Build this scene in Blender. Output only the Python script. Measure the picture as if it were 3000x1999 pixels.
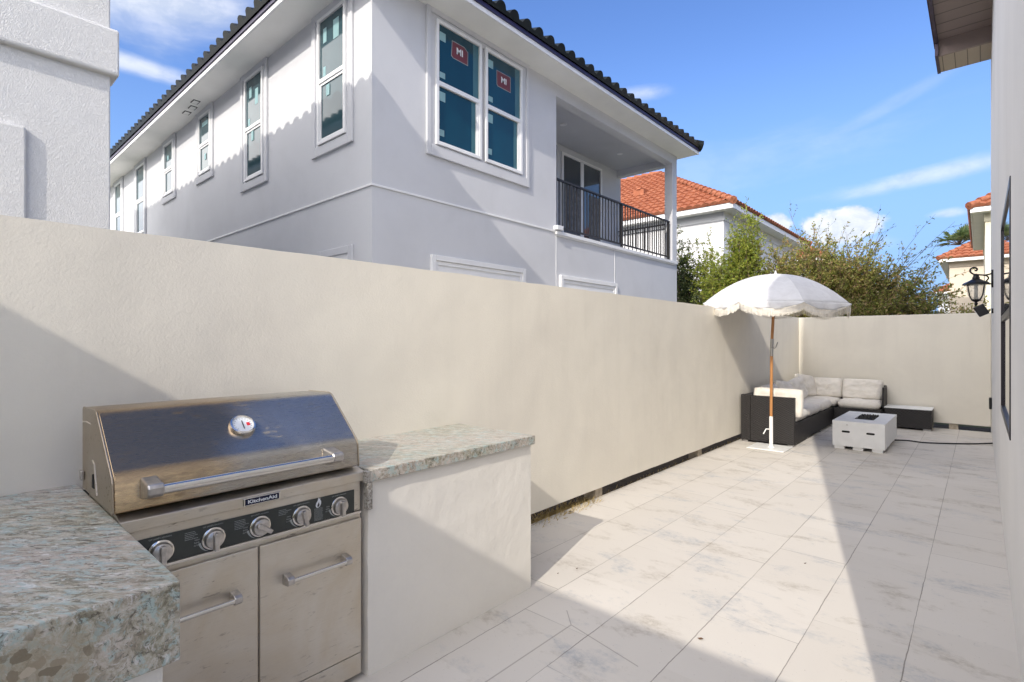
import bpy, bmesh, math, random
from mathutils import Vector, Matrix, noise as mnoise
R_ = math.radians
random.seed(7)
scene = bpy.context.scene
for o in list(bpy.data.objects): bpy.data.objects.remove(o)

# ------------------------------------------------------------------ camera
FPX = 1538.0
HEAD = math.atan(1372/1538.0)
cam_d = bpy.data.cameras.new('camera'); cam = bpy.data.objects.new('camera', cam_d)
scene.collection.objects.link(cam); scene.camera = cam
cam.location = (0, 0, 1.5); cam.rotation_euler = (R_(90), 0, HEAD)
cam_d.sensor_width = 36.0; cam_d.lens = FPX/3000*36.0
cam_d.clip_start = 0.05; cam_d.clip_end = 2000
scene.render.resolution_x = 1024; scene.render.resolution_y = 682

# ------------------------------------------------------------------ light
TRAVEL = Vector((-0.25, 1.0, -0.702)).normalized()
sun_d = bpy.data.lights.new('sun', 'SUN'); sun = bpy.data.objects.new('sun', sun_d)
scene.collection.objects.link(sun)
sun_d.energy = 2.0; sun_d.angle = R_(0.55); sun_d.color = (1.0, 0.93, 0.83)
sun.rotation_euler = TRAVEL.to_track_quat('-Z', 'Y').to_euler()
sun.location = (3, -12, 9)
SUN_EL = math.asin(-TRAVEL.z); SUN_AZ = math.atan2(-TRAVEL.x, -TRAVEL.y)
SKY_STRENGTH = 0.15; FILL_VEIL = 17.5
vs = scene.view_settings
vs.view_transform = 'Standard'; vs.look = 'None'; vs.gamma = 1.0; vs.exposure = 0.80
vs.use_curve_mapping = False

class NT:
    def __init__(s, nt): s.nt = nt; s.n = nt.nodes; s.l = nt.links
    def new(s, t, **k):
        n = s.n.new(t)
        for a, b in k.items(): setattr(n, a, b)
        return n
    def put(s, sock, v):
        if hasattr(v, 'is_output'): s.l.new(v, sock)
        else: sock.default_value = v
    def math(s, op, a, b=0.0, c=0.0, clamp=False):
        n = s.new('ShaderNodeMath', operation=op, use_clamp=clamp)
        s.put(n.inputs[0], a); s.put(n.inputs[1], b); s.put(n.inputs[2], c)
        return n.outputs[0]
    def noise(s, vec, scale, detail=4, rough=0.5, dist=0.0):
        n = s.new('ShaderNodeTexNoise'); s.l.new(vec, n.inputs['Vector'])
        n.inputs['Scale'].default_value = scale; n.inputs['Detail'].default_value = detail
        n.inputs['Roughness'].default_value = rough; n.inputs['Distortion'].default_value = dist
        return n.outputs['Fac']
    def vor(s, vec, scale, feature='F1', out='Distance', rand=1.0):
        n = s.new('ShaderNodeTexVoronoi', feature=feature); s.l.new(vec, n.inputs['Vector'])
        n.inputs['Scale'].default_value = scale; n.inputs['Randomness'].default_value = rand
        return n.outputs[out]
    def ramp(s, fac, stops, interp='LINEAR'):
        n = s.new('ShaderNodeValToRGB'); n.color_ramp.interpolation = interp
        e = n.color_ramp.elements
        while len(e) < len(stops): e.new(0.5)
        for i, (p, c) in enumerate(stops):
            e[i].position = p
            e[i].color = (c, c, c, 1) if isinstance(c, (int, float)) else (*c, 1)
        s.put(n.inputs[0], fac); return n.outputs[0]
    def mix(s, fac, a, b, mode='MIX'):
        n = s.new('ShaderNodeMix', data_type='RGBA', blend_type=mode)
        s.put(n.inputs[0], fac)
        s.put(n.inputs[6], a if hasattr(a, 'is_output') else (*a, 1))
        s.put(n.inputs[7], b if hasattr(b, 'is_output') else (*b, 1))
        return n.outputs[2]
    def mapping(s, vec, scale=(1, 1, 1), rot=(0, 0, 0), loc=(0, 0, 0)):
        n = s.new('ShaderNodeMapping'); s.l.new(vec, n.inputs[0])
        n.inputs['Location'].default_value = loc
        n.inputs['Rotation'].default_value = rot; n.inputs['Scale'].default_value = scale
        return n.outputs[0]
    def bump(s, h, strength, dist, normal=None):
        n = s.new('ShaderNodeBump'); s.l.new(h, n.inputs['Height'])
        n.inputs['Strength'].default_value = strength; n.inputs['Distance'].default_value = dist
        if normal: s.l.new(normal, n.inputs['Normal'])
        return n.outputs[0]

# ------------------------------------------------------------------ world
world = bpy.data.worlds.new('World'); scene.world = world; world.use_nodes = True
def build_world():
    t = NT(world.node_tree); t.n.clear()
    out = t.new('ShaderNodeOutputWorld'); bg = t.new('ShaderNodeBackground')
    sky = t.new('ShaderNodeTexSky', sky_type='NISHITA')
    sky.sun_disc = False; sky.sun_elevation = SUN_EL; sky.sun_rotation = SUN_AZ
    sky.air_density = 1.0; sky.dust_density = 0.3; sky.ozone_density = 1.6
    hs = t.new('ShaderNodeHueSaturation'); t.l.new(sky.outputs[0], hs.inputs['Color'])
    hs.inputs['Hue'].default_value = 0.514; hs.inputs['Saturation'].default_value = 1.22; hs.inputs['Value'].default_value = 0.94
    tc = t.new('ShaderNodeTexCoord'); sep = t.new('ShaderNodeSeparateXYZ')
    t.l.new(tc.outputs['Generated'], sep.inputs[0])
    az = t.math('ARCTAN2', sep.outputs[0], sep.outputs[1]); el = t.math('ARCSINE', sep.outputs[2])
    comb = t.new('ShaderNodeCombineXYZ'); t.l.new(az, comb.inputs[0]); t.l.new(el, comb.inputs[1])
    ae = comb.outputs[0]
    def cloud(caz, cel, ra, re, rot=0.0, edge=0.5, nscale=14, namp=0.8, stretch=(1, 1, 1), dens=1.0, detail=4):
        m = t.mapping(ae, loc=(-R_(caz), -R_(cel), 0))
        m = t.mapping(m, rot=(0, 0, -R_(rot)))
        q = t.mapping(m, scale=(1/R_(ra), 1/R_(re), 1))
        ln = t.new('ShaderNodeVectorMath', operation='LENGTH'); t.l.new(q, ln.inputs[0])
        nz = t.noise(t.mapping(m, scale=stretch, loc=(caz*.1, cel*.1, 0)), nscale, detail, 0.6, 0.3)
        v = t.math('ADD', ln.outputs['Value'], t.math('MULTIPLY', t.math('SUBTRACT', nz, 0.5), namp*2))
        mr = t.new('ShaderNodeMapRange', interpolation_type='SMOOTHSTEP'); t.l.new(v, mr.inputs[0])
        mr.inputs[1].default_value = 1.0; mr.inputs[2].default_value = 1.0-edge
        mr.inputs[3].default_value = 0; mr.inputs[4].default_value = dens
        return mr.outputs[0]
    C = []
    # cumulus low over the shrubs
    C.append(cloud(-9.6, 10.6, 3.6, 2.0, 0, .3, 26, .5, (1, 1.2, 1), .95))
    C.append(cloud(-15.2, 10.9, 1.7, 1.5, 0, .3, 30, .45, (1, 1.2, 1), .9))
    C.append(cloud(-10.5, 8.6, 7, 1.2, 0, .9, 12, .5, (1, 2, 1), .35))
    C.append(cloud(-2.0, 10.6, 1.6, .5, 0, .9, 20, .5, (1, 2, 1), .5))
    # cirrus
    C.append(cloud(-3.0, 13.9, 11, 1.0, 5, .95, 9, .5, (1, 4, 1), .5))
    C.append(cloud(-6, 20.0, 10, .8, 20, .95, 9, .5, (1, 5, 1), .14))
    C.append(cloud(-28, 24.6, 4.2, 1.0, -3, .95, 10, .5, (1, 3, 1), .45))
    C.append(cloud(-20, 17, 20, 3.5, 5, .95, 6, .8, (1, 4, 1), .14))
    C.append(cloud(-77, 28.5, 14, 4.5, 5, .95, 5, .6, (1, 3.0, 1), .75))
    C.append(cloud(-66, 33, 16, 3.0, 20, .95, 6, .7, (1, 3.5, 1), .5))
    C.append(cloud(-79, 23.2, 8, 1.1, -3, .9, 8, .5, (1, 4, 1), .7))
    tot = C[0]
    for c in C[1:]:
        # 1-(1-a)(1-b)
        tot = t.math('SUBTRACT', 1.0, t.math('MULTIPLY', t.math('SUBTRACT', 1.0, tot), t.math('SUBTRACT', 1.0, c)))
    # added bright fill overhead and to the south, out of view, lifting the ambient light
    def sm(x, a, b2, lo=0.0, hi=1.0):
        mr = t.new('ShaderNodeMapRange', interpolation_type='SMOOTHSTEP'); t.put(mr.inputs[0], x)
        mr.inputs[1].default_value = a; mr.inputs[2].default_value = b2; mr.inputs[3].default_value = lo; mr.inputs[4].default_value = hi
        return mr.outputs[0]
    back = t.math('MULTIPLY', sm(sep.outputs[1], 0.05, -0.35), sm(el, R_(2), R_(14)))
    over = sm(el, R_(40), R_(60))
    v1 = t.math('MAXIMUM', back, over)
    dp = t.new('ShaderNodeVectorMath', operation='DOT_PRODUCT'); t.l.new(tc.outputs['Generated'], dp.inputs[0]); dp.inputs[1].default_value = (0.0, .27, .963)
    hole = sm(dp.outputs['Value'], .86, .76)  # gap in the added fill so the grill lid mirrors blue
    v1 = t.math('MULTIPLY', v1, hole)
    east = t.math('MULTIPLY', sm(t.math('ABSOLUTE', t.math('SUBTRACT', az, R_(88))), R_(52), R_(22)), sm(el, R_(76), R_(60)))
    v1 = t.math('MULTIPLY', v1, t.math('SUBTRACT', 1.0, t.math('MULTIPLY', east, .9)))
    vn = t.ramp(t.noise(t.mapping(tc.outputs['Generated'], scale=(1, 1, 1.6)), 2.6, 6, .6, .5), [(.25, .55), (.7, 1)])
    fill_veil = t.math('MULTIPLY', v1, vn)
    # pale air near the horizon
    hz = t.new('ShaderNodeMapRange', interpolation_type='SMOOTHSTEP'); t.l.new(el, hz.inputs[0])
    hz.inputs[1].default_value = R_(30); hz.inputs[2].default_value = R_(2); hz.inputs[3].default_value = 0; hz.inputs[4].default_value = 0.9
    base = t.mix(hz.outputs[0], hs.outputs[0], (1.0, 1.85, 3.7))
    cl = t.mix(t.ramp(t.noise(t.mapping(ae, scale=(1, 1.6, 1)), 16, 5, .6, .3), [(.38, 0), (.6, 1)]), (2.9, 3.2, 3.75), (4.2, 4.3, 4.5))
    col = t.mix(tot, base, cl)
    col = t.mix(fill_veil, col, (FILL_VEIL*1.04, FILL_VEIL, FILL_VEIL*.96))
    t.l.new(col, bg.inputs['Color']); bg.inputs['Strength'].default_value = SKY_STRENGTH
    t.l.new(bg.outputs[0], out.inputs[0])
build_world()

# ------------------------------------------------------------------ materials
def material(name, fn):
    m = bpy.data.materials.new(name); m.use_nodes = True
    t = NT(m.node_tree); b = t.n['Principled BSDF']
    tc = t.new('ShaderNodeTexCoord')
    fn(t, b, tc.outputs['Object'])
    return m
def P(b, **k):
    for a, v in k.items():
        a = a.replace('_', ' ')
        b.inputs[a].default_value = (*v, 1) if isinstance(v, tuple) and len(v) == 3 else v
def simple(name, col, rough=0.5, metal=0.0, var=0.12, vscale=6, bs=0, bstr=0.2, bd=0.003, **kw):
    def fn(t, b, v):
        n = t.noise(v, vscale, 5)
        c = t.mix(t.ramp(n, [(.3, 0), (.7, 1)]), tuple(x*(1-var) for x in col), tuple(min(1, x*(1+var*.6)) for x in col))
        t.l.new(c, b.inputs['Base Color']); P(b, Roughness=rough, Metallic=metal, **kw)
        if bs: t.l.new(t.bump(t.noise(v, bs, 4), bstr, bd), b.inputs['Normal'])
    return material(name, fn)
def stucco(name, col, scale=60, strength=0.5, dist=0.004, stain=0.12, swirl=False, stcol=None, streak=0.0):
    def fn(t, b, v):
        big = t.noise(v, 0.9, 5, .6, .4)
        st = stcol or tuple(x*.8 for x in col)
        c = t.mix(t.math('MULTIPLY', t.ramp(big, [(.42, 0), (.72, 1)]), stain*4, clamp=True), col, st)
        if streak:
            sv = t.mapping(v, scale=(1.6, 1.6, .16))
            s2 = t.ramp(t.noise(sv, 3.0, 6, .6), [(.5, 0), (.75, 1)])
            c = t.mix(t.math('MULTIPLY', s2, streak), c, tuple(x*.72 for x in col))
        fine = t.noise(v, scale*2, 2)
        c = t.mix(t.math('MULTIPLY', fine, .10), c, tuple(x*.7 for x in col))
        t.l.new(c, b.inputs['Base Color']); P(b, Roughness=0.9)
        b.inputs['Specular IOR Level'].default_value = 0.2
        if swirl:
            h = t.math('ABSOLUTE', t.math('SUBTRACT', t.noise(v, scale, 3, .55, 1.6), .5))
            h = t.ramp(h, [(0.0, 0), (.1, 1)])
        else:
            h = t.noise(v, scale, 5, .6)
        h2 = t.noise(v, 5, 3)
        nn = t.bump(h2, .22, .015)
        t.l.new(t.bump(h, strength, dist, nn), b.inputs['Normal'])
    return material(name, fn)

M = {}
M['wall_cream'] = stucco('cream_stucco', (0.78, 0.735, 0.64), 95, .5, .003, .11, stcol=(.62, .575, .51), streak=.18)
M['island'] = stucco('island_plaster', (0.79, 0.755, 0.69), 26, .35, .006, .08)
M['white_house'] = stucco('white_house_stucco', (0.625, 0.63, 0.65), 120, .25, .003, .10)
M['left_house'] = stucco('textured_white_stucco', (0.80, 0.79, 0.77), 42, .6, .005, .05, swirl=True)
M['own_wall'] = stucco('pale_grey_stucco', (0.73, 0.72, 0.70), 60, .4, .004, .08)
M['tan_house'] = stucco('tan_house_stucco', (0.62, 0.54, 0.44), 60, .2, .003, .05)
M['yellow_house'] = stucco('cream_house_stucco', (0.74, 0.68, 0.52), 60, .2, .003, .05)
M['grey_house'] = stucco('far_white_stucco', (0.70, 0.70, 0.71), 60, .2, .003, .05)
M['trim'] = simple('white_trim', (.80, .80, .80), .5, 0, .04)
M['soffit'] = simple('painted_soffit', (.84, .84, .81), .8, 0, .04, 3)
M['fascia_dark'] = simple('navy_drip_edge', (.030, .022, .07), .45, 0, .2)
M['concrete'] = simple('footing_concrete', (.42, .36, .28), .9, 0, .3, 20, 60, .5)
M['dark_frame'] = simple('dark_bronze_frame', (.018, .015, .022), .35, 0, .2)
M['rail'] = simple('dark_railing_metal', (.035, .032, .030), .45, .3, .2)
M['black_metal'] = simple('black_iron', (.012, .012, .014), .35, .4, .3, 30, 80, .3, .001)
M['white_metal'] = simple('white_powder_coat', (.82, .82, .80), .35, 0, .04)
M['alu'] = simple('grey_metal', (.45, .44, .43), .35, .9, .15)
M['rubber'] = simple('black_rubber', (.014, .014, .014), .5, 0, .2)
M['bark'] = simple('bark', (.12, .085, .06), .9, 0, .4, 12, 30, .6, .01)
M['twig'] = simple('twig', (.13, .085, .055), .85, 0, .4, 12)
M['dry_leaf'] = simple('dry_leaf', (.12, .06, .03), .8, 0, .3)
M['dead_grass'] = simple('dead_grass', (.50, .38, .17), .9, 0, .5, 3)
M['bounce_ground'] = simple('pale_bounce_ground', (.62, .60, .56), .9, 0, .1, 4)
M['soil'] = simple('soil', (.055, .04, .025), 1.0, 0, .5, 10, 30, .8, .02)
M['sticker'] = simple('protective_tape', (.25, .42, .44), .6, 0, .12)
M['sticker_red'] = simple('red_label_paper', (.15, .03, .035), .5, 0, .12)
M['ink_white'] = simple('white_ink', (.7, .72, .74), .6, 0, .05)
M['ink_grey'] = simple('grey_ink', (.32, .34, .33), .6, 0, .05)
M['navy'] = simple('navy_enamel', (.008, .010, .035), .25, 0, .1)
M['chrome'] = simple('chrome', (.75, .72, .67), .16, 1.0, .06)
M['red'] = simple('red_ink', (.7, .03, .04), .5)
M['dark'] = simple('black_void', (.008, .008, .008), .8)
M['white_siding'] = simple('white_siding', (.78, .78, .78), .6)
M['purple_tile'] = simple('plum_roof_edge', (.07, .05, .08), .6, 0, .3)

def m_grass(t, b, v):
    n = t.noise(v, 1.5, 6, .6); n2 = t.noise(v, 40, 3)
    c = t.mix(t.ramp(n, [(.35, 0), (.65, 1)]), (.045, .06, .02), (.085, .10, .03))
    c = t.mix(t.math('MULTIPLY', n2, .5), c, (.12, .10, .05))
    t.l.new(c, b.inputs['Base Color']); P(b, Roughness=1.0)
    t.l.new(t.bump(n2, .8, .03), b.inputs['Normal'])
M['grass'] = material('lawn', m_grass)

def m_soffit_boards(t, b, v):
    w = t.new('ShaderNodeTexWave', wave_type='BANDS', bands_direction='Y', wave_profile='SAW')
    t.l.new(v, w.inputs[0]); w.inputs['Scale'].default_value = .95
    g = t.ramp(w.outputs['Fac'], [(0, 0), (.05, 1), (.95, 1), (1, 0)])
    t.l.new(t.mix(g, (.06, .045, .04), (.25, .195, .175)), b.inputs['Base Color']); P(b, Roughness=.6)
    t.l.new(t.bump(g, .8, .006), b.inputs['Normal'])
M['soffit_boards'] = material('ribbed_soffit', m_soffit_boards)
def m_soffit_boards_x(t, b, v):
    w = t.new('ShaderNodeTexWave', wave_type='BANDS', bands_direction='X', wave_profile='SAW')
    t.l.new(v, w.inputs[0]); w.inputs['Scale'].default_value = 2.0
    g = t.ramp(w.outputs['Fac'], [(0, 0), (.06, 1), (.94, 1), (1, 0)])
    t.l.new(t.mix(g, (.08, .06, .045), (.42, .34, .26)), b.inputs['Base Color']); P(b, Roughness=.6)
    t.l.new(t.bump(g, .8, .006), b.inputs['Normal'])
M['soffit_boards_x'] = material('ribbed_end_soffit', m_soffit_boards_x)

def m_patio(t, b, v):
    W, L = .62, .41
    # rows run along Y: texture x = world y, texture y = world x
    sep = t.new('ShaderNodeSeparateXYZ'); t.l.new(v, sep.inputs[0])
    wob = t.math('MULTIPLY', t.math('SUBTRACT', t.noise(v, 7, 5, .7), .5), .011)
    x = t.math('ADD', t.math('ADD', sep.outputs[0], .262 + .41*40), wob)
    y = t.math('ADD', sep.outputs[1], .62*20)
    row = t.math('FLOOR', t.math('DIVIDE', x, L))
    fx = t.math('SUBTRACT', t.math('DIVIDE', x, L), row)
    odd = t.math('MODULO', row, 2.0)
    jit = t.new('ShaderNodeTexWhiteNoise', noise_dimensions='1D'); t.l.new(row, jit.inputs['W'])
    yy = t.math('ADD', t.math('ADD', y, t.math('MULTIPLY', odd, .31)), t.math('ADD', t.math('MULTIPLY', jit.outputs['Value'], .05), .21))
    col = t.math('FLOOR', t.math('DIVIDE', yy, W))
    fy = t.math('SUBTRACT', t.math('DIVIDE', yy, W), col)
    ex = t.math('MULTIPLY', t.math('SUBTRACT', .5, t.math('ABSOLUTE', t.math('SUBTRACT', fx, .5))), L)
    ey = t.math('MULTIPLY', t.math('SUBTRACT', .5, t.math('ABSOLUTE', t.math('SUBTRACT', fy, .5))), W)
    jn = t.noise(v, 2.3, 3)
    ey2 = t.math('ADD', ey, t.math('MULTIPLY', t.ramp(t.noise(v, 1.1, 2), [(.42, 0), (.6, 1)]), .004))
    d = t.math('MINIMUM', ex, ey2)
    jw = t.math('MULTIPLY', t.ramp(jn, [(.3, .35), (.65, 1)]), .0040)
    joint = t.new('ShaderNodeMapRange'); t.l.new(d, joint.inputs[0])
    joint.inputs[1].default_value = 0.0; t.l.new(jw, joint.inputs[2]); joint.inputs[3].default_value = 1; joint.inputs[4].default_value = 0
    wn = t.new('ShaderNodeTexWhiteNoise', noise_dimensions='2D'); cb = t.new('ShaderNodeCombineXYZ')
    t.l.new(row, cb.inputs[0]); t.l.new(col, cb.inputs[1]); t.l.new(cb.outputs[0], wn.inputs['Vector'])
    tone = wn.outputs['Value']
    # per-tile shifted stone pattern
    off = t.new('ShaderNodeVectorMath', operation='SCALE'); t.l.new(wn.outputs['Color'], off.inputs[0]); off.inputs['Scale'].default_value = 7.0
    pv = t.new('ShaderNodeVectorMath', operation='ADD'); t.l.new(v, pv.inputs[0]); t.l.new(off.outputs[0], pv.inputs[1])
    pv = t.mapping(pv.outputs[0], scale=(1.0, 2.2, 1))
    c = t.mix(tone, (.645, .605, .545), (.605, .565, .505))
    wv = t.mapping(v, scale=(.8, 1.5, 1), rot=(0, 0, R_(12)))
    far = t.new('ShaderNodeMapRange'); t.l.new(sep.outputs[1], far.inputs[0])
    far.inputs[1].default_value = 4.5; far.inputs[2].default_value = 7.5; far.inputs[3].default_value = 0; far.inputs[4].default_value = .035
    n1 = t.math('ADD', t.noise(wv, 2.4, 10, .70, .25), far.outputs[0])
    spk = t.ramp(t.noise(v, 30, 6, .75), [(.38, .15), (.60, 1)])
    c = t.mix(t.math('MULTIPLY', t.ramp(n1, [(.55, 0), (.66, .8)]), spk), c, (.37, .325, .265))
    n2 = t.noise(t.mapping(wv, loc=(5, 2, 0)), 2.0, 10, .70, .25)
    c = t.mix(t.math('MULTIPLY', t.ramp(n2, [(.545, 0), (.65, .8)]), spk), c, (.37, .385, .40))
    n3 = t.noise(v, 30, 6, .7, .5)
    c = t.mix(t.math('MULTIPLY', t.ramp(n3, [(.62, 0), (.70, 1)]), t.math('MULTIPLY', t.ramp(n2, [(.48, 0), (.6, 1)]), .8)), c, (.25, .235, .22))
    n4 = t.noise(v, .7, 5, .6)
    c = t.mix(t.ramp(n4, [(.45, 0), (.8, .4)]), c, (.56, .52, .465))
    pk = t.math('GREATER_THAN', t.noise(v, 90, 2, .5), .735)
    c = t.mix(t.math('MULTIPLY', pk, .6), c, (.22, .18, .15))
    cd = t.new('ShaderNodeVectorMath', operation='DISTANCE'); t.l.new(v, cd.inputs[0]); cd.inputs[1].default_value = (-1.55, 2.0, 0)
    ck = t.vor(t.mapping(v, scale=(1, 1, 0), loc=(.3, .1, 0)), 1.1, 'DISTANCE_TO_EDGE')
    ckm = t.math('MULTIPLY', t.math('LESS_THAN', ck, .003), t.math('LESS_THAN', cd.outputs['Value'], .42))
    c = t.mix(t.math('MULTIPLY', ckm, .5), c, (.2, .17, .14))
    c = t.mix(t.math('MULTIPLY', joint.outputs[0], .85), c, (.13, .105, .085))
    t.l.new(c, b.inputs['Base Color'])
    t.put(b.inputs['Roughness'], t.ramp(n1, [(.3, .55), (.7, .8)]))
    b.inputs['Specular IOR Level'].default_value = .3
    h = t.math('SUBTRACT', t.math('ADD', t.math('MULTIPLY', n3, .25), t.math('MULTIPLY', tone, .0)), t.math('MULTIPLY', joint.outputs[0], 2.5))
    t.l.new(t.bump(h, .35, .003), b.inputs['Normal'])
M['patio'] = material('travertine_pavers', m_patio)

def m_granite(t, b, v):
    sv = t.mapping(v, scale=(1, 1, 1), rot=(0, 0, R_(-42)))
    sv = t.mapping(sv, scale=(1.0, 2.6, 1.8))
    n1 = t.noise(sv, 12, 11, .80, .7)
    n2 = t.noise(t.mapping(sv, loc=(3, 7, 1)), 13, 10, .78, 1.0)
    n3 = t.noise(t.mapping(sv, loc=(9, 1, 4)), 26, 8, .78, .8)
    n4 = t.noise(t.mapping(v, loc=(2, 2, 2)), 2.4, 4, .6, .5)
    n5 = t.noise(t.mapping(sv, loc=(1, 1, 8)), 20, 8, .75, 1.2)
    c = t.ramp(n1, [(.34, (.09, .085, .06)), (.43, (.22, .20, .145)), (.50, (.37, .345, .27)), (.56, (.47, .44, .375)), (.66, (.58, .545, .49))])
    c = t.mix(t.math('MULTIPLY', t.ramp(n4, [(.44, 0), (.58, 1)]), .35), c, (.52, .42, .385))
    c = t.mix(t.ramp(n2, [(.505, 0), (.565, .8)]), c, (.36, .465, .455))
    c = t.mix(t.ramp(n3, [(.54, 0), (.62, .85)]), c, (.075, .065, .05))
    c = t.mix(t.ramp(n5, [(.55, 0), (.63, .75)]), c, (.66, .64, .62))
    gd = t.new('ShaderNodeVectorMath', operation='DISTANCE'); t.l.new(v, gd.inputs[0]); gd.inputs[1].default_value = (-1.43, .155, .79)
    gn = t.math('ADD', gd.outputs['Value'], t.math('MULTIPLY', t.math('SUBTRACT', n4, .5), .2))
    gm = t.ramp(gn, [(.075, 1), (.12, 0)])
    dn = t.new('ShaderNodeTexNoise'); t.l.new(v, dn.inputs['Vector']); dn.inputs['Scale'].default_value = 22; dn.inputs['Detail'].default_value = 4
    dv = t.new('ShaderNodeVectorMath', operation='SCALE'); t.l.new(dn.outputs['Color'], dv.inputs[0]); dv.inputs['Scale'].default_value = .045
    wvv = t.new('ShaderNodeVectorMath', operation='ADD'); t.l.new(v, wvv.inputs[0]); t.l.new(dv.outputs[0], wvv.inputs[1])
    v2 = t.vor(wvv.outputs[0], 30, 'F1'); v2c = t.vor(wvv.outputs[0], 30, 'F1', 'Color')
    c = t.mix(t.math('MULTIPLY', gm, .6), c, (.33, .28, .20))
    c = t.mix(t.math('MULTIPLY', t.math('LESS_THAN', v2, t.math('MULTIPLY_ADD', v2c, .35, .22)), t.math('MULTIPLY', gm, .85)), c, t.ramp(v2c, [(.2, (.50, .43, .34)), (.4, (.26, .215, .15)), (.6, (.19, .155, .105)), (.85, (.16, .13, .09))]))
    vd = t.vor(v, 17, 'F1'); vc = t.vor(v, 17, 'F1', 'Color')
    patch = t.ramp(t.noise(t.mapping(v, loc=(.35, .2, .1)), 3.0, 2), [(.55, 0), (.60, 1)])
    pm = t.math('MULTIPLY', t.math('LESS_THAN', vd, .36), patch)
    pc = t.ramp(vc, [(.0, (.13, .10, .07)), (.5, (.20, .16, .11)), (1, (.50, .42, .34))])
    c = t.mix(t.math('MULTIPLY', pm, .25), c, pc)
    t.l.new(c, b.inputs['Base Color'])
    P(b, Roughness=.34); b.inputs['Specular IOR Level'].default_value = .4
    t.l.new(t.bump(n3, .10, .002), b.inputs['Normal'])
M['granite'] = material('polished_granite', m_granite)
def m_chip(t, b, v):
    n = t.noise(v, 60, 8, .7, 1)
    t.l.new(t.ramp(n, [(.35, (.10, .09, .07)), (.5, (.34, .31, .27)), (.65, (.58, .56, .52))]), b.inputs['Base Color'])
    P(b, Roughness=.6); t.l.new(t.bump(n, .8, .008), b.inputs['Normal'])
M['granite_rough'] = material('rough_granite_edge', m_chip)

def steel(name, col, rough=.32, dirt=.5, dirtcol=(.20, .14, .08), refl_and_rust=False):
    def fn(t, b, v):
        br = t.noise(t.mapping(v, scale=(60, 1.2, 60)), 14, 4, .6)
        sp = t.noise(t.mapping(v, scale=(1, .22, 1)), 60, 6, .7, .4)
        bl = t.noise(v, 3.2, 5, .6, .8)
        c = t.mix(t.ramp(bl, [(.35, 0), (.7, 1)]), col, tuple(x*y for x, y in zip(col, (.88, .82, .73))))
        c = t.mix(t.math('MULTIPLY', t.ramp(br, [(.3, 0), (.7, 1)]), .22), c, tuple(x*.6 for x in col))
        msk = t.ramp(t.noise(v, 5, 3), [(.42, .05), (.58, 1)])
        spot = t.math('MULTIPLY', t.ramp(sp, [(.585, 0), (.65, 1)]), msk)
        if refl_and_rust:      # brown-grey reflection painted on the left half of the lid, speckled rust bloom at the lower left
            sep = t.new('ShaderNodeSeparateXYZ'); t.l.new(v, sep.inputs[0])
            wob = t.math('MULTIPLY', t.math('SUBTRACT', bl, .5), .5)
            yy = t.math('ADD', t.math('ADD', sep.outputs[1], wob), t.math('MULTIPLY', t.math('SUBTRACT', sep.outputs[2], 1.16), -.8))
            refl_m = t.new('ShaderNodeMapRange', interpolation_type='SMOOTHSTEP'); t.l.new(yy, refl_m.inputs[0])
            refl_m.inputs[1].default_value = .95; refl_m.inputs[2].default_value = .72; refl_m.inputs[3].default_value = 0; refl_m.inputs[4].default_value = .92
            c = t.mix(refl_m.outputs[0], c, (.34, .245, .15))
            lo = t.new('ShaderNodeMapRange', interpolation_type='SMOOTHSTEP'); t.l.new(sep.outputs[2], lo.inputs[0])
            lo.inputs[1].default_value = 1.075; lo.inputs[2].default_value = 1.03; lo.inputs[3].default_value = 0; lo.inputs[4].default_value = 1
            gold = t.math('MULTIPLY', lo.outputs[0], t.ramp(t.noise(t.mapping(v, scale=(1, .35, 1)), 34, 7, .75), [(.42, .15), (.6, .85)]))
            c = t.mix(t.math('MULTIPLY', gold, t.math('MULTIPLY_ADD', refl_m.outputs[0], .8, .2)), c, (.62, .46, .27))
        c = t.mix(t.math('MULTIPLY', spot, dirt), c, dirtcol)
        t.l.new(c, b.inputs['Base Color']); P(b, Metallic=.92)
        r = t.math('ADD', t.math('ADD', rough-.06, t.math('MULTIPLY', br, .12)), t.math('MULTIPLY', spot, .3))
        t.put(b.inputs['Roughness'], r)
        b.inputs['Anisotropic'].default_value = .5
        t.l.new(t.bump(br, .05, .001), b.inputs['Normal'])
    return material(name, fn)
M['steel_hood'] = steel('brushed_steel_hood', (.47, .46, .44), .28, .4, refl_and_rust=True)
M['steel'] = steel('brushed_steel', (.74, .695, .62), .47, .42, (.20, .165, .135))
M['steel_shaded'] = steel('shaded_steel_side', (.47, .41, .33), .42, .5, (.16, .12, .08))  # shade of the lid ends put into a darker, browner steel
M['steel_cast'] = simple('cast_steel', (.55, .52, .49), .34, .95, .25, 40, 90, .3, .001)
def m_blackglass(t, b, v):
    n = t.noise(v, 6, 4)
    t.l.new(t.mix(n, (.020, .024, .022), (.045, .05, .045)), b.inputs['Base Color']); P(b, Roughness=.28)
M['panel_glass'] = material('black_control_glass', m_blackglass)

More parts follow.
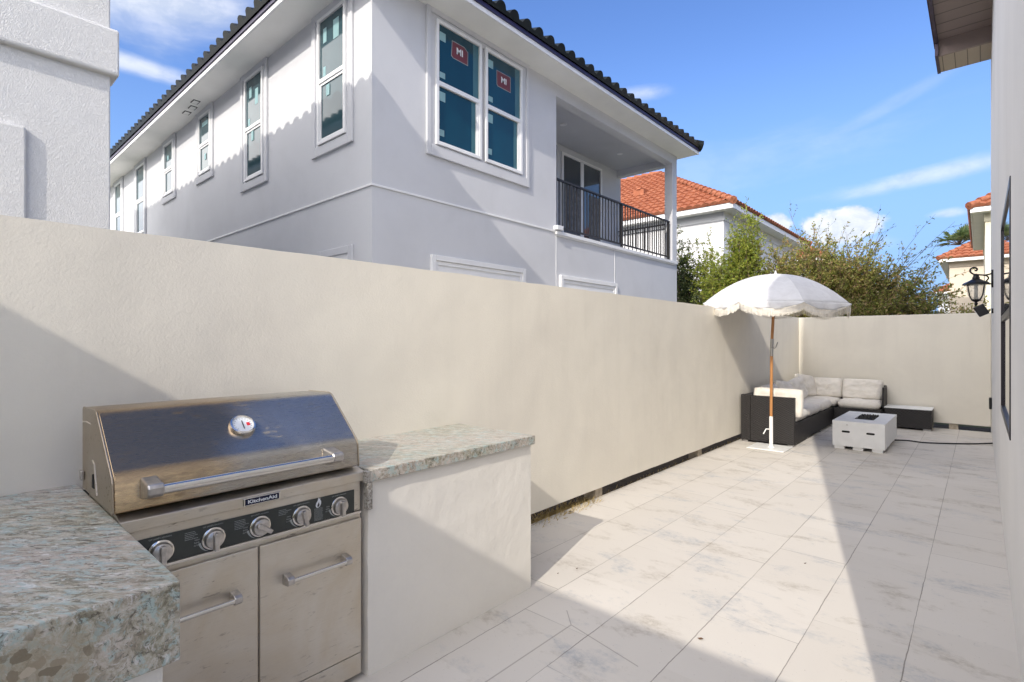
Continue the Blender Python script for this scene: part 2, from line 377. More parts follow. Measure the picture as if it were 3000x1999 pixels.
def glass_mat(name, col, rough=.04, spec=.7, var=.4, coat=.6):
    def fn(t, b, v):
        n = t.noise(t.mapping(v, scale=(1, 1, .3)), 1.3, 3)
        c = t.mix(n, tuple(x*(1-var) for x in col), tuple(x*(1+var) for x in col))
        t.l.new(c, b.inputs['Base Color']); P(b, Roughness=rough); b.inputs['Specular IOR Level'].default_value = spec
        b.inputs['Coat Weight'].default_value = coat; b.inputs['Coat Roughness'].default_value = .02
        t.l.new(t.bump(t.noise(v, .8, 2), .05, .02), b.inputs['Normal'])
    return material(name, fn)
M['glass_teal'] = glass_mat('teal_film_glass', (.004, .045, .070), .05, .4, coat=.25)
M['glass_side'] = glass_mat('side_window_glass', (.035, .075, .09), .05, .25, coat=.12)
M['glass_dark'] = glass_mat('dark_window_glass', (.02, .024, .026), .03, .8)
def m_lampglass(t, b, v):
    P(b, Base_Color=(.85, .84, .78), Roughness=.1)
    b.inputs['Alpha'].default_value = .38
M['glass_lamp'] = material('clear_seeded_lamp_glass', m_lampglass)
M['glass_grey'] = glass_mat('grey_patio_door_glass', (.05, .06, .07))
M['strip'] = simple('inner_window_strip', (.06, .15, .17), .3)
M['curtain'] = simple('grey_curtain', (.22, .23, .25), .9, 0, .35, 12)

def m_wicker(t, b, v):
    sep = t.new('ShaderNodeSeparateXYZ'); t.l.new(v, sep.inputs[0])
    h = t.math('ADD', sep.outputs[0], sep.outputs[1])
    k1 = t.math('SINE', t.math('MULTIPLY', h, 2*math.pi/.052))
    ph = t.math('MULTIPLY', t.math('GREATER_THAN', k1, 0), math.pi)
    k2 = t.math('SINE', t.math('ADD', t.math('MULTIPLY', sep.outputs[2], 2*math.pi/.026), ph))
    hh = t.math('MULTIPLY_ADD', k2, .5, .5)
    c = t.mix(hh, (.004, .004, .004), (.055, .050, .050))
    c = t.mix(t.math('MULTIPLY', t.noise(v, 3, 3), .4), c, (.03, .027, .026))
    t.l.new(c, b.inputs['Base Color']); P(b, Roughness=.5); b.inputs['Specular IOR Level'].default_value = .22
    t.l.new(t.bump(hh, .9, .006), b.inputs['Normal'])
M['wicker'] = material('black_wicker', m_wicker)
def m_fabric(col, name, wr=.5):
    def fn(t, b, v):
        n = t.noise(v, 7, 6, .6, .6)
        t.l.new(t.mix(t.ramp(n, [(.35, 0), (.7, 1)]), col, tuple(x*.86 for x in col)), b.inputs['Base Color']); P(b, Roughness=.95)
        b.inputs['Sheen Weight'].default_value = .2
        w = t.noise(t.mapping(v, scale=(1, 1, 1.5)), 11, 4, .55, 1.2)
        nn = t.bump(w, wr, .02)
        t.l.new(t.bump(t.noise(v, 300, 2), .2, .001, nn), b.inputs['Normal'])
    return material(name, fn)
M['cushion'] = m_fabric((.82, .77, .69), 'cream_cushion_fabric')
M['canopy'] = m_fabric((.70, .70, .72), 'white_canopy_canvas', .25)
M['canopy'].node_tree.nodes['Principled BSDF'].inputs['Roughness'].default_value = .9
M['fringe'] = simple('cream_fringe', (.86, .81, .72), .9, 0, .12, 30)
def m_wood(t, b, v):
    n = t.noise(t.mapping(v, scale=(30, 30, 1.5)), 4, 5)
    t.l.new(t.mix(n, (.34, .14, .045), (.55, .27, .10)), b.inputs['Base Color']); P(b, Roughness=.35)
M['wood'] = material('varnished_wood_pole', m_wood)
M['pit'] = simple('white_concrete', (.80, .80, .79), .7, 0, .06, 8, 40, .15)
M['pit_glass'] = simple('black_fire_glass', (.02, .02, .023), .08, 0, .4, 40)

def tile_mat(name, c1, c2, c3, rough):
    def fn(t, b, v):
        n = t.noise(v, 2.2, 5, .6); n2 = t.noise(v, 9, 4)
        c = t.mix(t.ramp(n, [(.35, 0), (.65, 1)]), c1, c2)
        c = t.mix(t.ramp(n2, [(.5, 0), (.75, .8)]), c, c3)
        t.l.new(c, b.inputs['Base Color']); P(b, Roughness=rough); b.inputs['Specular IOR Level'].default_value = .18
    return material(name, fn)
M['tile_black'] = tile_mat('black_roof_tile', (.010, .013, .012), (.018, .021, .020), (.006, .008, .007), .42)
M['tile_orange'] = tile_mat('terracotta_roof_tile', (.285, .095, .050), (.37, .145, .08), (.15, .05, .032), .85)
M['tile_plum'] = tile_mat('brown_roof_tile', (.10, .06, .07), (.14, .08, .08), (.06, .04, .06), .7)

def leaf_mat(name, cols, rough=.55, trans=.25):
    m = bpy.data.materials.new(name); m.use_nodes = True
    t = NT(m.node_tree); b = t.n['Principled BSDF']; out = t.n['Material Output']
    g = t.new('ShaderNodeNewGeometry')
    r = t.ramp(g.outputs['Random Per Island'], [(i/(len(cols)-1) if len(cols) > 1 else 0, c) for i, c in enumerate(cols)])
    t.l.new(r, b.inputs['Base Color']); P(b, Roughness=rough)
    tr = t.new('ShaderNodeBsdfTranslucent'); t.l.new(r, tr.inputs['Color'])
    mx = t.new('ShaderNodeMixShader'); mx.inputs[0].default_value = trans
    t.l.new(b.outputs[0], mx.inputs[1]); t.l.new(tr.outputs[0], mx.inputs[2]); t.l.new(mx.outputs[0], out.inputs[0])
    return m
M['leaf_bush'] = leaf_mat('bush_leaves', [(.16, .20, .04), (.29, .32, .065), (.40, .38, .09), (.42, .27, .13), (.20, .25, .05), (.48, .34, .17)], trans=.4)
M['leaf_green'] = leaf_mat('bright_leaves', [(.16, .24, .03), (.31, .36, .045), (.44, .45, .07), (.18, .27, .04)], trans=.4)
M['leaf_dark'] = leaf_mat('dark_leaves', [(.04, .065, .025), (.08, .12, .04), (.14, .18, .055), (.22, .23, .08)], trans=.3)
M['leaf_palm'] = leaf_mat('palm_leaves', [(.10, .16, .06), (.18, .25, .09), (.28, .32, .13), (.10, .16, .12)])

# ------------------------------------------------------------------ mesh helpers
COL = scene.collection
class MB:
    def __init__(s): s.v = []; s.f = []
    def add(s, vs_, fs):
        o = len(s.v); s.v += [tuple(p) for p in vs_]; s.f += [tuple(i+o for i in f) for f in fs]
    def box(s, x0, x1, y0, y1, z0, z1):
        if x0 > x1: x0, x1 = x1, x0
        if y0 > y1: y0, y1 = y1, y0
        if z0 > z1: z0, z1 = z1, z0
        s.add([(x0, y0, z0), (x1, y0, z0), (x1, y1, z0), (x0, y1, z0), (x0, y0, z1), (x1, y0, z1), (x1, y1, z1), (x0, y1, z1)],
              [(0, 3, 2, 1), (4, 5, 6, 7), (0, 1, 5, 4), (1, 2, 6, 5), (2, 3, 7, 6), (3, 0, 4, 7)])
        return s
    def prism(s, poly, axis, a, b):
        def mk(p, k):
            return {'X': (k, p[0], p[1]), 'Y': (p[0], k, p[1]), 'Z': (p[0], p[1], k)}[axis]
        n = len(poly)
        s.add([mk(p, a) for p in poly] + [mk(p, b) for p in poly],
              [tuple(range(n))[::-1], tuple(range(n, 2*n))] + [(i, (i+1) % n, (i+1) % n+n, i+n) for i in range(n)])
        return s
    def tube(s, pts, r, n=8, r2=None, cap=True):
        pts = [Vector(p) for p in pts]; m = len(pts); rings = []
        up = None
        for i, p in enumerate(pts):
            d = (pts[min(i+1, m-1)]-pts[max(i-1, 0)]).normalized()
            if up is None:
                up = Vector((0, 0, 1)) if abs(d.z) < .9 else Vector((1, 0, 0))
            a = d.cross(up).normalized(); bb = a.cross(d).normalized(); up = bb
            rr = r if r2 is None else r+(r2-r)*i/(m-1)
            if callable(r): rr = r(i/(m-1))
            rings.append([p+(a*math.cos(2*math.pi*k/n)+bb*math.sin(2*math.pi*k/n))*rr for k in range(n)])
        vs_ = [q for ring in rings for q in ring]
        fs = [(i*n+k, i*n+(k+1) % n, (i+1)*n+(k+1) % n, (i+1)*n+k) for i in range(m-1) for k in range(n)]
        if cap: fs += [tuple(range(n))[::-1], tuple(range((m-1)*n, m*n))]
        s.add(vs_, fs); return s
    def lathe(s, prof, c, axis='Z', n=24):
        c = Vector(c)
        def mk(r, h, th):
            a, b = r*math.cos(th), r*math.sin(th)
            return c+{'Z': Vector((a, b, h)), 'X': Vector((h, a, b)), 'Y': Vector((a, h, b))}[axis]
        m = len(prof)
        vs_ = [mk(r, h, 2*math.pi*k/n) for r, h in prof for k in range(n)]
        fs = [(i*n+k, i*n+(k+1) % n, (i+1)*n+(k+1) % n, (i+1)*n+k) for i in range(m-1) for k in range(n)]
        if prof[0][0] > 1e-6: fs.append(tuple(range(n))[::-1])
        if prof[-1][0] > 1e-6: fs.append(tuple(range((m-1)*n, m*n)))
        s.add(vs_, fs); return s
    def build(s, name, mat, parent=None, smooth=None, bevel=0, recalc=True, bseg=2):
        me = bpy.data.meshes.new(name); me.from_pydata(s.v, [], s.f)
        if recalc:
            bm = bmesh.new(); bm.from_mesh(me)
            bmesh.ops.recalc_face_normals(bm, faces=bm.faces); bm.to_mesh(me); bm.free()
        if isinstance(mat, str): mat = M[mat]
        me.materials.append(mat)
        o = bpy.data.objects.new(name, me); COL.objects.link(o)
        if parent is not None: o.parent = parent; o.matrix_parent_inverse = parent.matrix_world.inverted() if parent.type != 'EMPTY' else Matrix.Translation(-Vector(parent.location)) if parent.parent is None and parent.get('_w') else Matrix()
        if smooth is not None:
            for p in me.polygons: p.use_smooth = True
            me.set_sharp_from_angle(angle=R_(smooth))
        if bevel:
            mod = o.modifiers.new('bevel', 'BEVEL'); mod.width = bevel; mod.segments = bseg; mod.limit_method = 'ANGLE'; mod.angle_limit = R_(40)
        return o
def rough_box(x0, x1, y0, y1, z0, z1, step=.05, amp=.003, sc=6.0, seed=0):
    mb = MB()
    nx, ny, nz = [max(1, int(abs(q)/step)) for q in (x1-x0, y1-y0, z1-z0)]
    idx = {}
    def vert(i, j, k):
        key = (i, j, k)
        if key not in idx:
            p = Vector((x0+(x1-x0)*i/nx, y0+(y1-y0)*j/ny, z0+(z1-z0)*k/nz))
            q = p*sc+Vector((seed, seed*2, 0))
            n1 = Vector((mnoise.noise(q), mnoise.noise(q+Vector((31, 0, 0))), mnoise.noise(q+Vector((0, 57, 0)))))
            n2 = Vector((mnoise.noise(q*4), mnoise.noise(q*4+Vector((31, 0, 0))), mnoise.noise(q*4+Vector((0, 57, 0)))))
            idx[key] = len(mb.v); mb.v.append(tuple(p+(n1+n2*.5)*amp))
        return idx[key]
    for i in range(nx):
        for j in range(ny):
            for k in (0, nz):
                mb.f.append((vert(i, j, k), vert(i+1, j, k), vert(i+1, j+1, k), vert(i, j+1, k)))
    for i in range(nx):
        for k in range(nz):
            for j in (0, ny):
                mb.f.append((vert(i, j, k), vert(i+1, j, k), vert(i+1, j, k+1), vert(i, j, k+1)))
    for j in range(ny):
        for k in range(nz):
            for i in (0, nx):
                mb.f.append((vert(i, j, k), vert(i, j+1, k), vert(i, j+1, k+1), vert(i, j, k+1)))
    return mb
def box(name, mat, parent, *a, bevel=0): return MB().box(*a).build(name, mat, parent, bevel=bevel)
def thing(name, label, cat, loc=(0, 0, 0), group=None):
    o = bpy.data.objects.new(name, None); COL.objects.link(o)
    o.location = loc; o.empty_display_size = .1
    o['label'] = label; o['category'] = cat; o['_w'] = 1
    if group: o['group'] = group
    return o
def tag(o, label, cat, group=None):
    o['label'] = label; o['category'] = cat
    if group: o['group'] = group
    return o
def kind(o, k): o['kind'] = k; return o
def text_mesh(name, body, size, mat, parent, mtx, extrude=.0006, squash=1.0, bold=0.0):
    cu = bpy.data.curves.new(name, 'FONT'); cu.body = body; cu.size = size; cu.extrude = extrude
    cu.align_x = 'CENTER'; cu.align_y = 'CENTER'; cu.offset = bold
    tmp = bpy.data.objects.new(name, cu); COL.objects.link(tmp)
    dg = bpy.context.evaluated_depsgraph_get()
    me = bpy.data.meshes.new_from_object(tmp.evaluated_get(dg))
    bpy.data.objects.remove(tmp)
    for v in me.vertices: v.co.x *= squash
    me.transform(mtx)
    me.materials.clear(); me.materials.append(M[mat])
    o = bpy.data.objects.new(name, me); COL.objects.link(o)
    if parent is not None:
        o.parent = parent
        o.matrix_parent_inverse = Matrix.Translation(-Vector(parent.location)) if parent.get('_w') else Matrix()
    return o
# plane facing +X: text reads along +Y ; plane facing -Y: text reads along +X
def mtx_px(x, y, z): return Matrix(((0, 0, 1, x), (1, 0, 0, y), (0, 1, 0, z), (0, 0, 0, 1)))

class Frame:   # window frames on a wall plane: a along wall, n outward
    def __init__(s, ax, plane, sign): s.ax, s.p, s.s = ax, plane, sign
    def box(s, mb, a0, a1, z0, z1, n0, n1):
        q0, q1 = s.p+s.s*n0, s.p+s.s*n1
        if s.ax == 'Y': mb.box(a0, a1, q0, q1, z0, z1)      # plane Y=const, a is X
        else: mb.box(q0, q1, a0, a1, z0, z1)
    def ring(s, mb, a0, a1, z0, z1, w, n0, n1, wb=None):
        wb = w if wb is None else wb
        s.box(mb, a0, a0+w, z0, z1, n0, n1); s.box(mb, a1-w, a1, z0, z1, n0, n1)
        s.box(mb, a0+w, a1-w, z0, z0+wb, n0, n1); s.box(mb, a0+w, a1-w, z1-w, z1, n0, n1)

# ------------------------------------------------------------------ tiled roofs
def roof_slope(name, mat, parent, O, U, D, L, S, kl, kr, pitch=.29, row=.38, bh=.075, bw=.088, lift=.035, seg=8):
    """O eave corner, U unit along eave, D unit up the slope, hips trimmed by kl/kr (run per slope metre)."""
    O, U, D = Vector(O), Vector(U).normalized(), Vector(D).normalized()
    N = U.cross(D).normalized()
    if N.z < 0: N = -N
    nu = int(L/pitch*seg)
    prof = []
    for i in range(nu+1):
        u = L*i/nu; x = (u/pitch-round(u/pitch))*pitch
        prof.append((u, bh*math.sqrt(max(0, 1-(x/bw)**2)) if abs(x) < bw else 0.0))
    rows = []
    ns = int(S/row)+1
    rows.append((0.0, 'base'))
    for k in range(ns):
        s0, s1 = k*row, min(S, (k+1)*row)
        rows.append((s0, lift)); rows.append((s1, 0.0))
        if s1 >= S: break
    vs_, fs = [], []
    for s_, l_ in rows:
        for u, h in prof:
            uu = min(max(u, s_*kl), L-s_*kr)
            hh = -0.02 if l_ == 'base' else h+l_
            vs_.append(O+U*uu+D*s_+N*hh)
    w = nu+1
    for r in range(len(rows)-1):
        for i in range(nu):
            a, b2 = rows[r][0], rows[r+1][0]
            u0, u1 = prof[i][0], prof[i+1][0]
            m = max(a, b2)
            if u1 <= m*kl*.999 or u0 >= L-m*kr: continue
            fs.append((r*w+i, r*w+i+1, (r+1)*w+i+1, (r+1)*w+i))
    mb = MB(); mb.add(vs_, fs)
    return mb.build(name, mat, parent, smooth=50, recalc=False)

def hip_roof(parent, x0, x1, y0, y1, z, tanp, mat, caps=True, sides='SENW', **k):
    half = min(x1-x0, y1-y0)/2
    c = math.cos(math.atan(tanp)); S = half/c
    sn = math.sin(math.atan(tanp))
    kk = c                                            # plan trim per slope metre at 45 degree hips
    if 'S' in sides: roof_slope('roof', mat, parent, (x0, y0, z), (1, 0, 0), (0, c, sn), x1-x0, S, kk, kk, **k)
    if 'E' in sides: roof_slope('roof', mat, parent, (x1, y0, z), (0, 1, 0), (-c, 0, sn), y1-y0, S, kk, kk, **k)
    if 'N' in sides: roof_slope('roof', mat, parent, (x1, y1, z), (-1, 0, 0), (0, -c, sn), x1-x0, S, kk, kk, **k)
    if 'W' in sides: roof_slope('roof', mat, parent, (x0, y1, z), (0, -1, 0), (c, 0, sn), y1-y0, S, kk, kk, **k)
    if caps:
        zt = z+half*tanp
        mb = MB(); n = 26
        if x1-x0 >= y1-y0: A, B = (x0+half, y0+half, zt), (x1-half, y0+half, zt)
        else: A, B = (x0+half, y0+half, zt), (x0+half, y1-half, zt)
        ends = [((x0, y0, z), A), ((x1, y1, z), B)]
        ends += [((x1, y0, z), B), ((x0, y1, z), A)] if x1-x0 >= y1-y0 else [((x1, y0, z), A), ((x0, y1, z), B)]
        for a, b in ends+[(A, B)]:
            a, b = Vector(a), Vector(b); ln = (b-a).length
            m = max(1, int(ln/.4))
            for i in range(m):
                p, q = a.lerp(b, i/m), a.lerp(b, (i+1)/m)
                mb.tube([p+Vector((0, 0, .05)), q+Vector((0, 0, .02))], .14, 8, r2=.11)
        mb.build('ridge_cap', mat, parent, smooth=50)

# ------------------------------------------------------------------ setting: ground and patio
kind(box('ground', 'grass', None, -300, 300, -300, 500, -.6, -.06), 'structure')
kind(MB().box(-2.745, .30, -1.85, 11.66, -.045, 0.0).build('patio', 'patio', None), 'structure')
kind(MB().box(-5.64, -3.45, .94, 14, -.0599, -.035).box(-30, -5.6401, .94, 3.70, -.0599, -.035).build('bounce_strip', 'bounce_ground', None), 'structure')  # added unseen pale ground, bounces sunlight up to the soffits
kind(MB().box(-3.449, -2.75, -1.85, 12.6, -.058, -.052).box(-2.75, .4, 11.665, 12.6, -.058, -.052).build('soil_strip', 'soil', None), 'structure')

# boundary walls
WX, WB, WT = -2.70, .103, 1.966
w = thing('boundary_wall', 'long cream stucco garden wall running beside the grill and patio', 'wall', (WX-.1, 3.5, 0))
rough_box(WX-.17, WX, -4.0, 11.63, WB, WT, .06, .0035, 3.0, 3).build('wall', 'wall_cream', w, smooth=50)
for y in (-2.2, .1, 1.9, 4.32, 6.75, 9.2, 11.1):
    box('footing', 'concrete', w, WX-.16, WX-.035, y-.06, y+.06, -.06, WB)
w = thing('boundary_wall', 'cream stucco end wall behind the sofa, shaded, closing the patio', 'wall', (-1.3, 11.7, 0))
MB().box(WX-.17, .134, 11.633, 11.80, WB-.01, WT).build('wall', 'wall_cream', w, bevel=.012)
for x in (-2.4, -.34,): box('footing', 'concrete', w, x-.06, x+.06, 11.66, 11.79, -.06, WB-.01)

# ------------------------------------------------------------------ outdoor kitchen
k = thing('kitchen_counter', 'near left granite-topped counter with thick speckled edge, beside the grill', 'counter', (-2.1, -.4, 0))
box('base', 'island', k, WX, -1.47, -1.5, .385, 0, .7349, bevel=.006)
MB().box(WX, -1.43, -1.55, .410, .735, .927).build('granite_top', 'granite', k, bevel=.004)
k = thing('kitchen_counter', 'far right plastered counter with thin granite slab, between grill and open patio', 'counter', (-2.3, 1.9, 0))
rough_box(WX, -2.042, 1.322, 2.460, 0, .872, .02, .0028, 7.0).build('base', 'island', k, smooth=50)
MB().box(WX, -2.018, 1.318, 2.475, .874, .927).build('granite_top', 'granite', k, bevel=.004)
MB().box(-2.05, -2.016, 1.305, 1.330, .752, .873).build('side_trim', 'granite_rough', k, bevel=.003)
MB().box(-2.05, -2.016, 1.292, 1.3175, .874, .924).build('side_trim', 'granite_rough', k, bevel=.003)
box('base', 'dark', k, WX, -2.53, .39, 1.318, .0, .90)

g = thing('gas_grill', 'built-in stainless steel gas grill between two granite counters', 'grill', (-2.25, .85, 0))
GL, GR = .397, 1.285
def hood_profile():
    return [(-2.51, .952), (-2.512, 1.246), (-2.50, 1.253), (-2.31, 1.257), (-2.284, 1.250), (-2.268, 1.238), (-2.088, 1.082), (-2.070, 1.066), (-2.060, 1.045), (-2.052, .955), (-2.056, .948)]
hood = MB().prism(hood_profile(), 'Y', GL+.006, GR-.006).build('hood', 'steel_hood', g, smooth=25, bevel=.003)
hp = hood_profile()
for y0, y1 in ((GL, GL+.006), (GR-.006, GR)):
    sc = [(x+(-2.28-x)*-.012, z+(1.1-z)*-.012) for x, z in hp]
    MB().prism(sc, 'Y', y0, y1).build('end_cap', 'steel_shaded', g, bevel=.002)
# slots and stamped seam in the left end cap
MB().prism([(-2.33, 1.03), (-2.315, 1.035), (-2.305, 1.00), (-2.30, .985), (-2.335, .985)], 'Y', GL-.003, GL+.002).build('vent_slot', 'dark', g)
MB().box(-2.505, -2.47, GL-.012, GL-.001, .985, 1.02).build('hinge', 'steel_cast', g, bevel=.003)
MB().tube([(-2.49, GL-.001, 1.2), (-2.44, GL-.001, 1.205), (-2.36, GL-.001, 1.205)], .0025, 6).build('seam', 'steel', g)
MB().tube([(-2.33, GL-.001, 1.08), (-2.30, GL-.001, 1.07), (-2.26, GL-.001, .97)], .003, 6).build('seam', 'steel', g)
# hood handle
h = MB().tube([(-1.985, .50, 1.018), (-1.985, 1.135, 1.018)], .0165, 20).build('handle', 'chrome', g, smooth=40)
for y in (.505, 1.13):
    s_ = 1 if y > .8 else -1
    m = MB()
    m.prism([(-2.058, .982), (-2.058, 1.052), (-2.03, 1.048), (-1.975, 1.040), (-1.967, 1.028), (-1.967, 1.008), (-1.98, .998), (-2.03, .984)], 'Y', y-.024+s_*.008, y+.024+s_*.008)
    m.build('handle_bracket', 'steel_cast', h, bevel=.006, bseg=3)
# thermometer, on the sloped front of the hood
sl = Vector((-2.088+2.268, 0, 1.082-1.238)).normalized(); nn = Vector((-sl.z, 0, sl.x)).normalized()
rot = Vector((0, 0, 1)).rotation_difference(nn).to_matrix().to_4x4()
# keep the dial upright: local x -> world +Y
zc = nn; xc = Vector((0, 1, 0)); yc = zc.cross(xc)
RM = Matrix(((xc.x, yc.x, zc.x), (xc.y, yc.y, zc.y), (xc.z, yc.z, zc.z))).to_4x4()
TM = Matrix.Translation(Vector((-2.178, .838, 1.160))) @ RM
def tbuild(mb, name, mat, par, **kw):
    o = mb.build(name, mat, par, **kw); o.data.transform(TM); return o
th = tbuild(MB().lathe([(.050, -.004), (.050, .010), (.046, .018), (.040, .020), (.038, .014)], (0, 0, 0), n=40), 'thermometer', 'chrome', g, smooth=35)
tbuild(MB().lathe([(.038, .0145), (.0, .0146)], (0, 0, 0), n=40), 'dial', 'ink_white', th, recalc=False)
tbuild(MB().box(-.0015, .0015, -.022, .020, .0149, .0165), 'needle', 'dark', th)
tbuild(MB().box(.014, .026, -.007, .008, .0149, .0160), 'dial_mark', 'red', th)
m = MB()
for a in range(-130, 131, 20):
    ca, sa = math.sin(R_(a)), math.cos(R_(a)); r0, r1 = .028, .034
    px, py = sa*.0007, -ca*.0007
    m.add([(ca*r0-px, sa*r0-py, .0151), (ca*r1-px, sa*r1-py, .0151), (ca*r1+px, sa*r1+py, .0151), (ca*r0+px, sa*r0+py, .0151)], [(0, 1, 2, 3)])
tbuild(m, 'dial_scale', 'dark', th)
# firebox front
MB().prism([(-2.50, .940), (-2.12, .940), (-2.045, .925), (-2.034, .922), (-2.034, .884), (-2.05, .882), (-2.06, .882), (-2.50, .882)], 'Y', .414, 1.302).build('firebox', 'steel', g, bevel=.002)
MB().box(-2.5, -2.052, .425, 1.290, .752, .8815).build('control_panel', 'steel', g, bevel=.004)
MB().box(-2.052, -2.0445, .425, 1.290, .740, .7505).build('panel_lip', 'chrome', g, bevel=.002)
MB().box(-2.052, -2.0485, .45, 1.257, .7515, .849).build('control_glass', 'panel_glass', g)
b_ = MB().box(-2.036, -2.029, .785, .925, .886, .917).build('badge', 'chrome', g, bevel=.005, bseg=3)
MB().box(-2.029, -2.0275, .792, .918, .890, .913).build('badge_plate', 'navy', b_, bevel=.002)
text_mesh('badge_lettering', 'KitchenAid', .0175, 'ink_white', b_, mtx_px(-2.0270, .855, .9015), .0004, 1.38, .0004)
for i, (y, ang) in enumerate(((.528, 0), (.690, 0), (.853, 55), (1.017, 12), (1.184, 0))):
    x = -2.0485; z = .795
    kb = MB().lathe([(.039, 0), (.039, .006), (.036, .008)], (x, y, z), 'X', 32).build('knob', 'chrome', g, smooth=35)
    kb2 = MB().lathe([(.0335, .0085), (.0335, .013), (.0300, .024), (.027, .026), (0, .0262)], (x, y, z), 'X', 32).build('knob_face', 'steel_cast', kb, smooth=35)
    grip = MB().prism([(-.008, -.037), (.008, -.037), (.0095, .018), (.006, .026), (-.006, .026), (-.0095, .018)], 'X', .018, .043)
    o = grip.build('knob_grip', 'steel_cast', kb, bevel=.003)
    o.data.transform(Matrix.Translation((x, y, z)) @ Matrix.Rotation(R_(ang), 4, 'X'))
    m = MB()
    for a in range(0, 60, 10):     # printed burner arc
        a0, a1 = R_(188+a), R_(198+a)
        w0, w1 = .0005+.0035*(60-a)/60, .0005+.0035*(50-a)/60
        pts = [(.0445-w0, a0), (.0445+w0, a0), (.0445+w1, a1), (.0445-w1, a1)]
        m.add([(x+.0008, y+r*math.cos(q), z+r*math.sin(q)) for r, q in pts], [(0, 1, 2, 3)])
    m.build('burner_mark', 'ink_grey', kb)
    text_mesh('knob_lettering', 'OFF (ARRÊT) APAGADO', .0062, 'ink_grey', kb, mtx_px(x+.001, y, z+.0455), .0002)
    for j, wd in enumerate(('HIGH', 'ÉLEVÉ', 'ALTO')):
        if i: text_mesh('knob_lettering', wd, .0065, 'ink_grey', kb, mtx_px(x+.001, y-.052-.001*j, z+.008-.0095*j), .0002)
for (y, n) in ((.600, 5), (.762, 6), (.925, 4)):
    m = MB()
    for j in range(n):
        ln = random.uniform(.025, .048); z = .834-.006*j
        yy = y
        while yy < y+ln:
            q = random.uniform(.002, .005); m.box(-2.0479, -2.0477, yy, yy+q, z, z+.0018); yy += q+.0012
    m.build('panel_print', 'ink_grey', g)
m = MB()
for j in range(12):
    z = .806-.0044*j; yy = 1.072
    while yy < 1.108:
        q = random.uniform(.002, .005); m.box(-2.0479, -2.0477, yy, min(yy+q, 1.11), z, z+.0014); yy += q+.0012
m.build('panel_print', 'ink_grey', g)
fl = [(0, 0), (.010, .004), (.016, .014), (.0165, .024), (.011, .033), (.012, .040), (.006, .034), (.004, .044), (-.001, .030), (-.009, .020), (-.012, .010), (-.009, .003)]
MB().prism([(1.088+a*.85, .809+b) for a, b in fl], 'X', -2.0480, -2.0477).build('flame_symbol', 'ink_white', g)
MB().prism([(1.089+a*.35, .812+b*.45) for a, b in fl], 'X', -2.0477, -2.0474).build('flame_symbol', 'panel_glass', g)
# cabinet and doors
MB().box(-2.5, -2.062, .425, 1.296, .03, .7395).build('cabinet', 'steel', g, bevel=.003)
for y0, y1, h0, h1 in ((.43, .846, .50, .765), (.853, 1.292, .948, 1.212)):
    d = MB().box(-2.0615, -2.048, y0, y1, .124, .718).build('door', 'steel', g, bevel=.0035)
    hd = MB().tube([(-2.006, h0, .562), (-2.006, h1, .562)], .0095, 14).build('handle', 'chrome', d, smooth=40)
    for y in (h0+.006, h1-.006):
        MB().prism([(-2.048, .540), (-2.048, .584), (-2.008, .579), (-1.996, .571), (-1.996, .553), (-2.008, .545)], 'Y', y-.014, y+.014).build('handle_bracket', 'steel_cast', hd, bevel=.003)
MB().box(-2.0605, -2.049, .43, 1.292, .03, .120).build('kick_plate', 'steel', g, bevel=.003)

# ------------------------------------------------------------------ white house with black tiled roof
WH = thing('house', 'white two-storey house with black tile roof, balcony and stickered windows', 'house', (-12, 8, 0))
HX, HY, HE = -5.646, 3.712, 6.1
MB().box(-30, HX, HY, 7.515, -.05, HE).box(-30, HX, 7.5151, 12.5, -.05, 3.47).box(-30, -7.23, 7.5151, 12.5, 3.4701, HE).build('wall', 'white_house', WH)
MB().box(-5.85, HX, 7.5152, 12.25, 5.872, HE).box(-7.2299, -5.8501, 12.30, 12.499, 5.872, HE).build('beam', 'white_house', WH)
MB().box(-5.85, HX, 12.2501, 12.4995, 3.4702, HE).build('post', 'white_house', WH, bevel=.004)
MB().box(-7.229, -5.851, 7.516, 12.299, 6.03, 6.06).build('balcony_ceiling', 'white_house', WH)
for (x, y) in ((-6.5, 8.9), (-6.5, 11.2)):
    MB().lathe([(.07, 0), (.07, .01), (.05, .012)], (x, y, 6.016), n=20).build('ceiling_light', 'trim', WH, smooth=40)
MB().box(-30, HX+.018, HY-.018, HY, 3.437, 3.463).box(HX, HX+.018, HY, 7.49, 3.437, 3.463).build('belt_trim', 'trim', WH)
MB().box(HX, HX+.05, 7.47, 12.45, 3.40, 3.46).box(HX, HX+.025, 7.5, 12.4, 3.375, 3.40).build('balcony_sill', 'trim', WH)
MB().box(HX, HX+.10, 7.43, 7.60, 3.47, 3.545).build('scupper', 'trim', WH, bevel=.006)
MB().box(HX, HX+.006, 7.505, 7.515, 0, 3.37).build('control_joint', 'trim', WH)
MB().box(HX, HX+.006, 9.512, 9.522, 2.7, 3.37).build('control_joint', 'trim', WH)
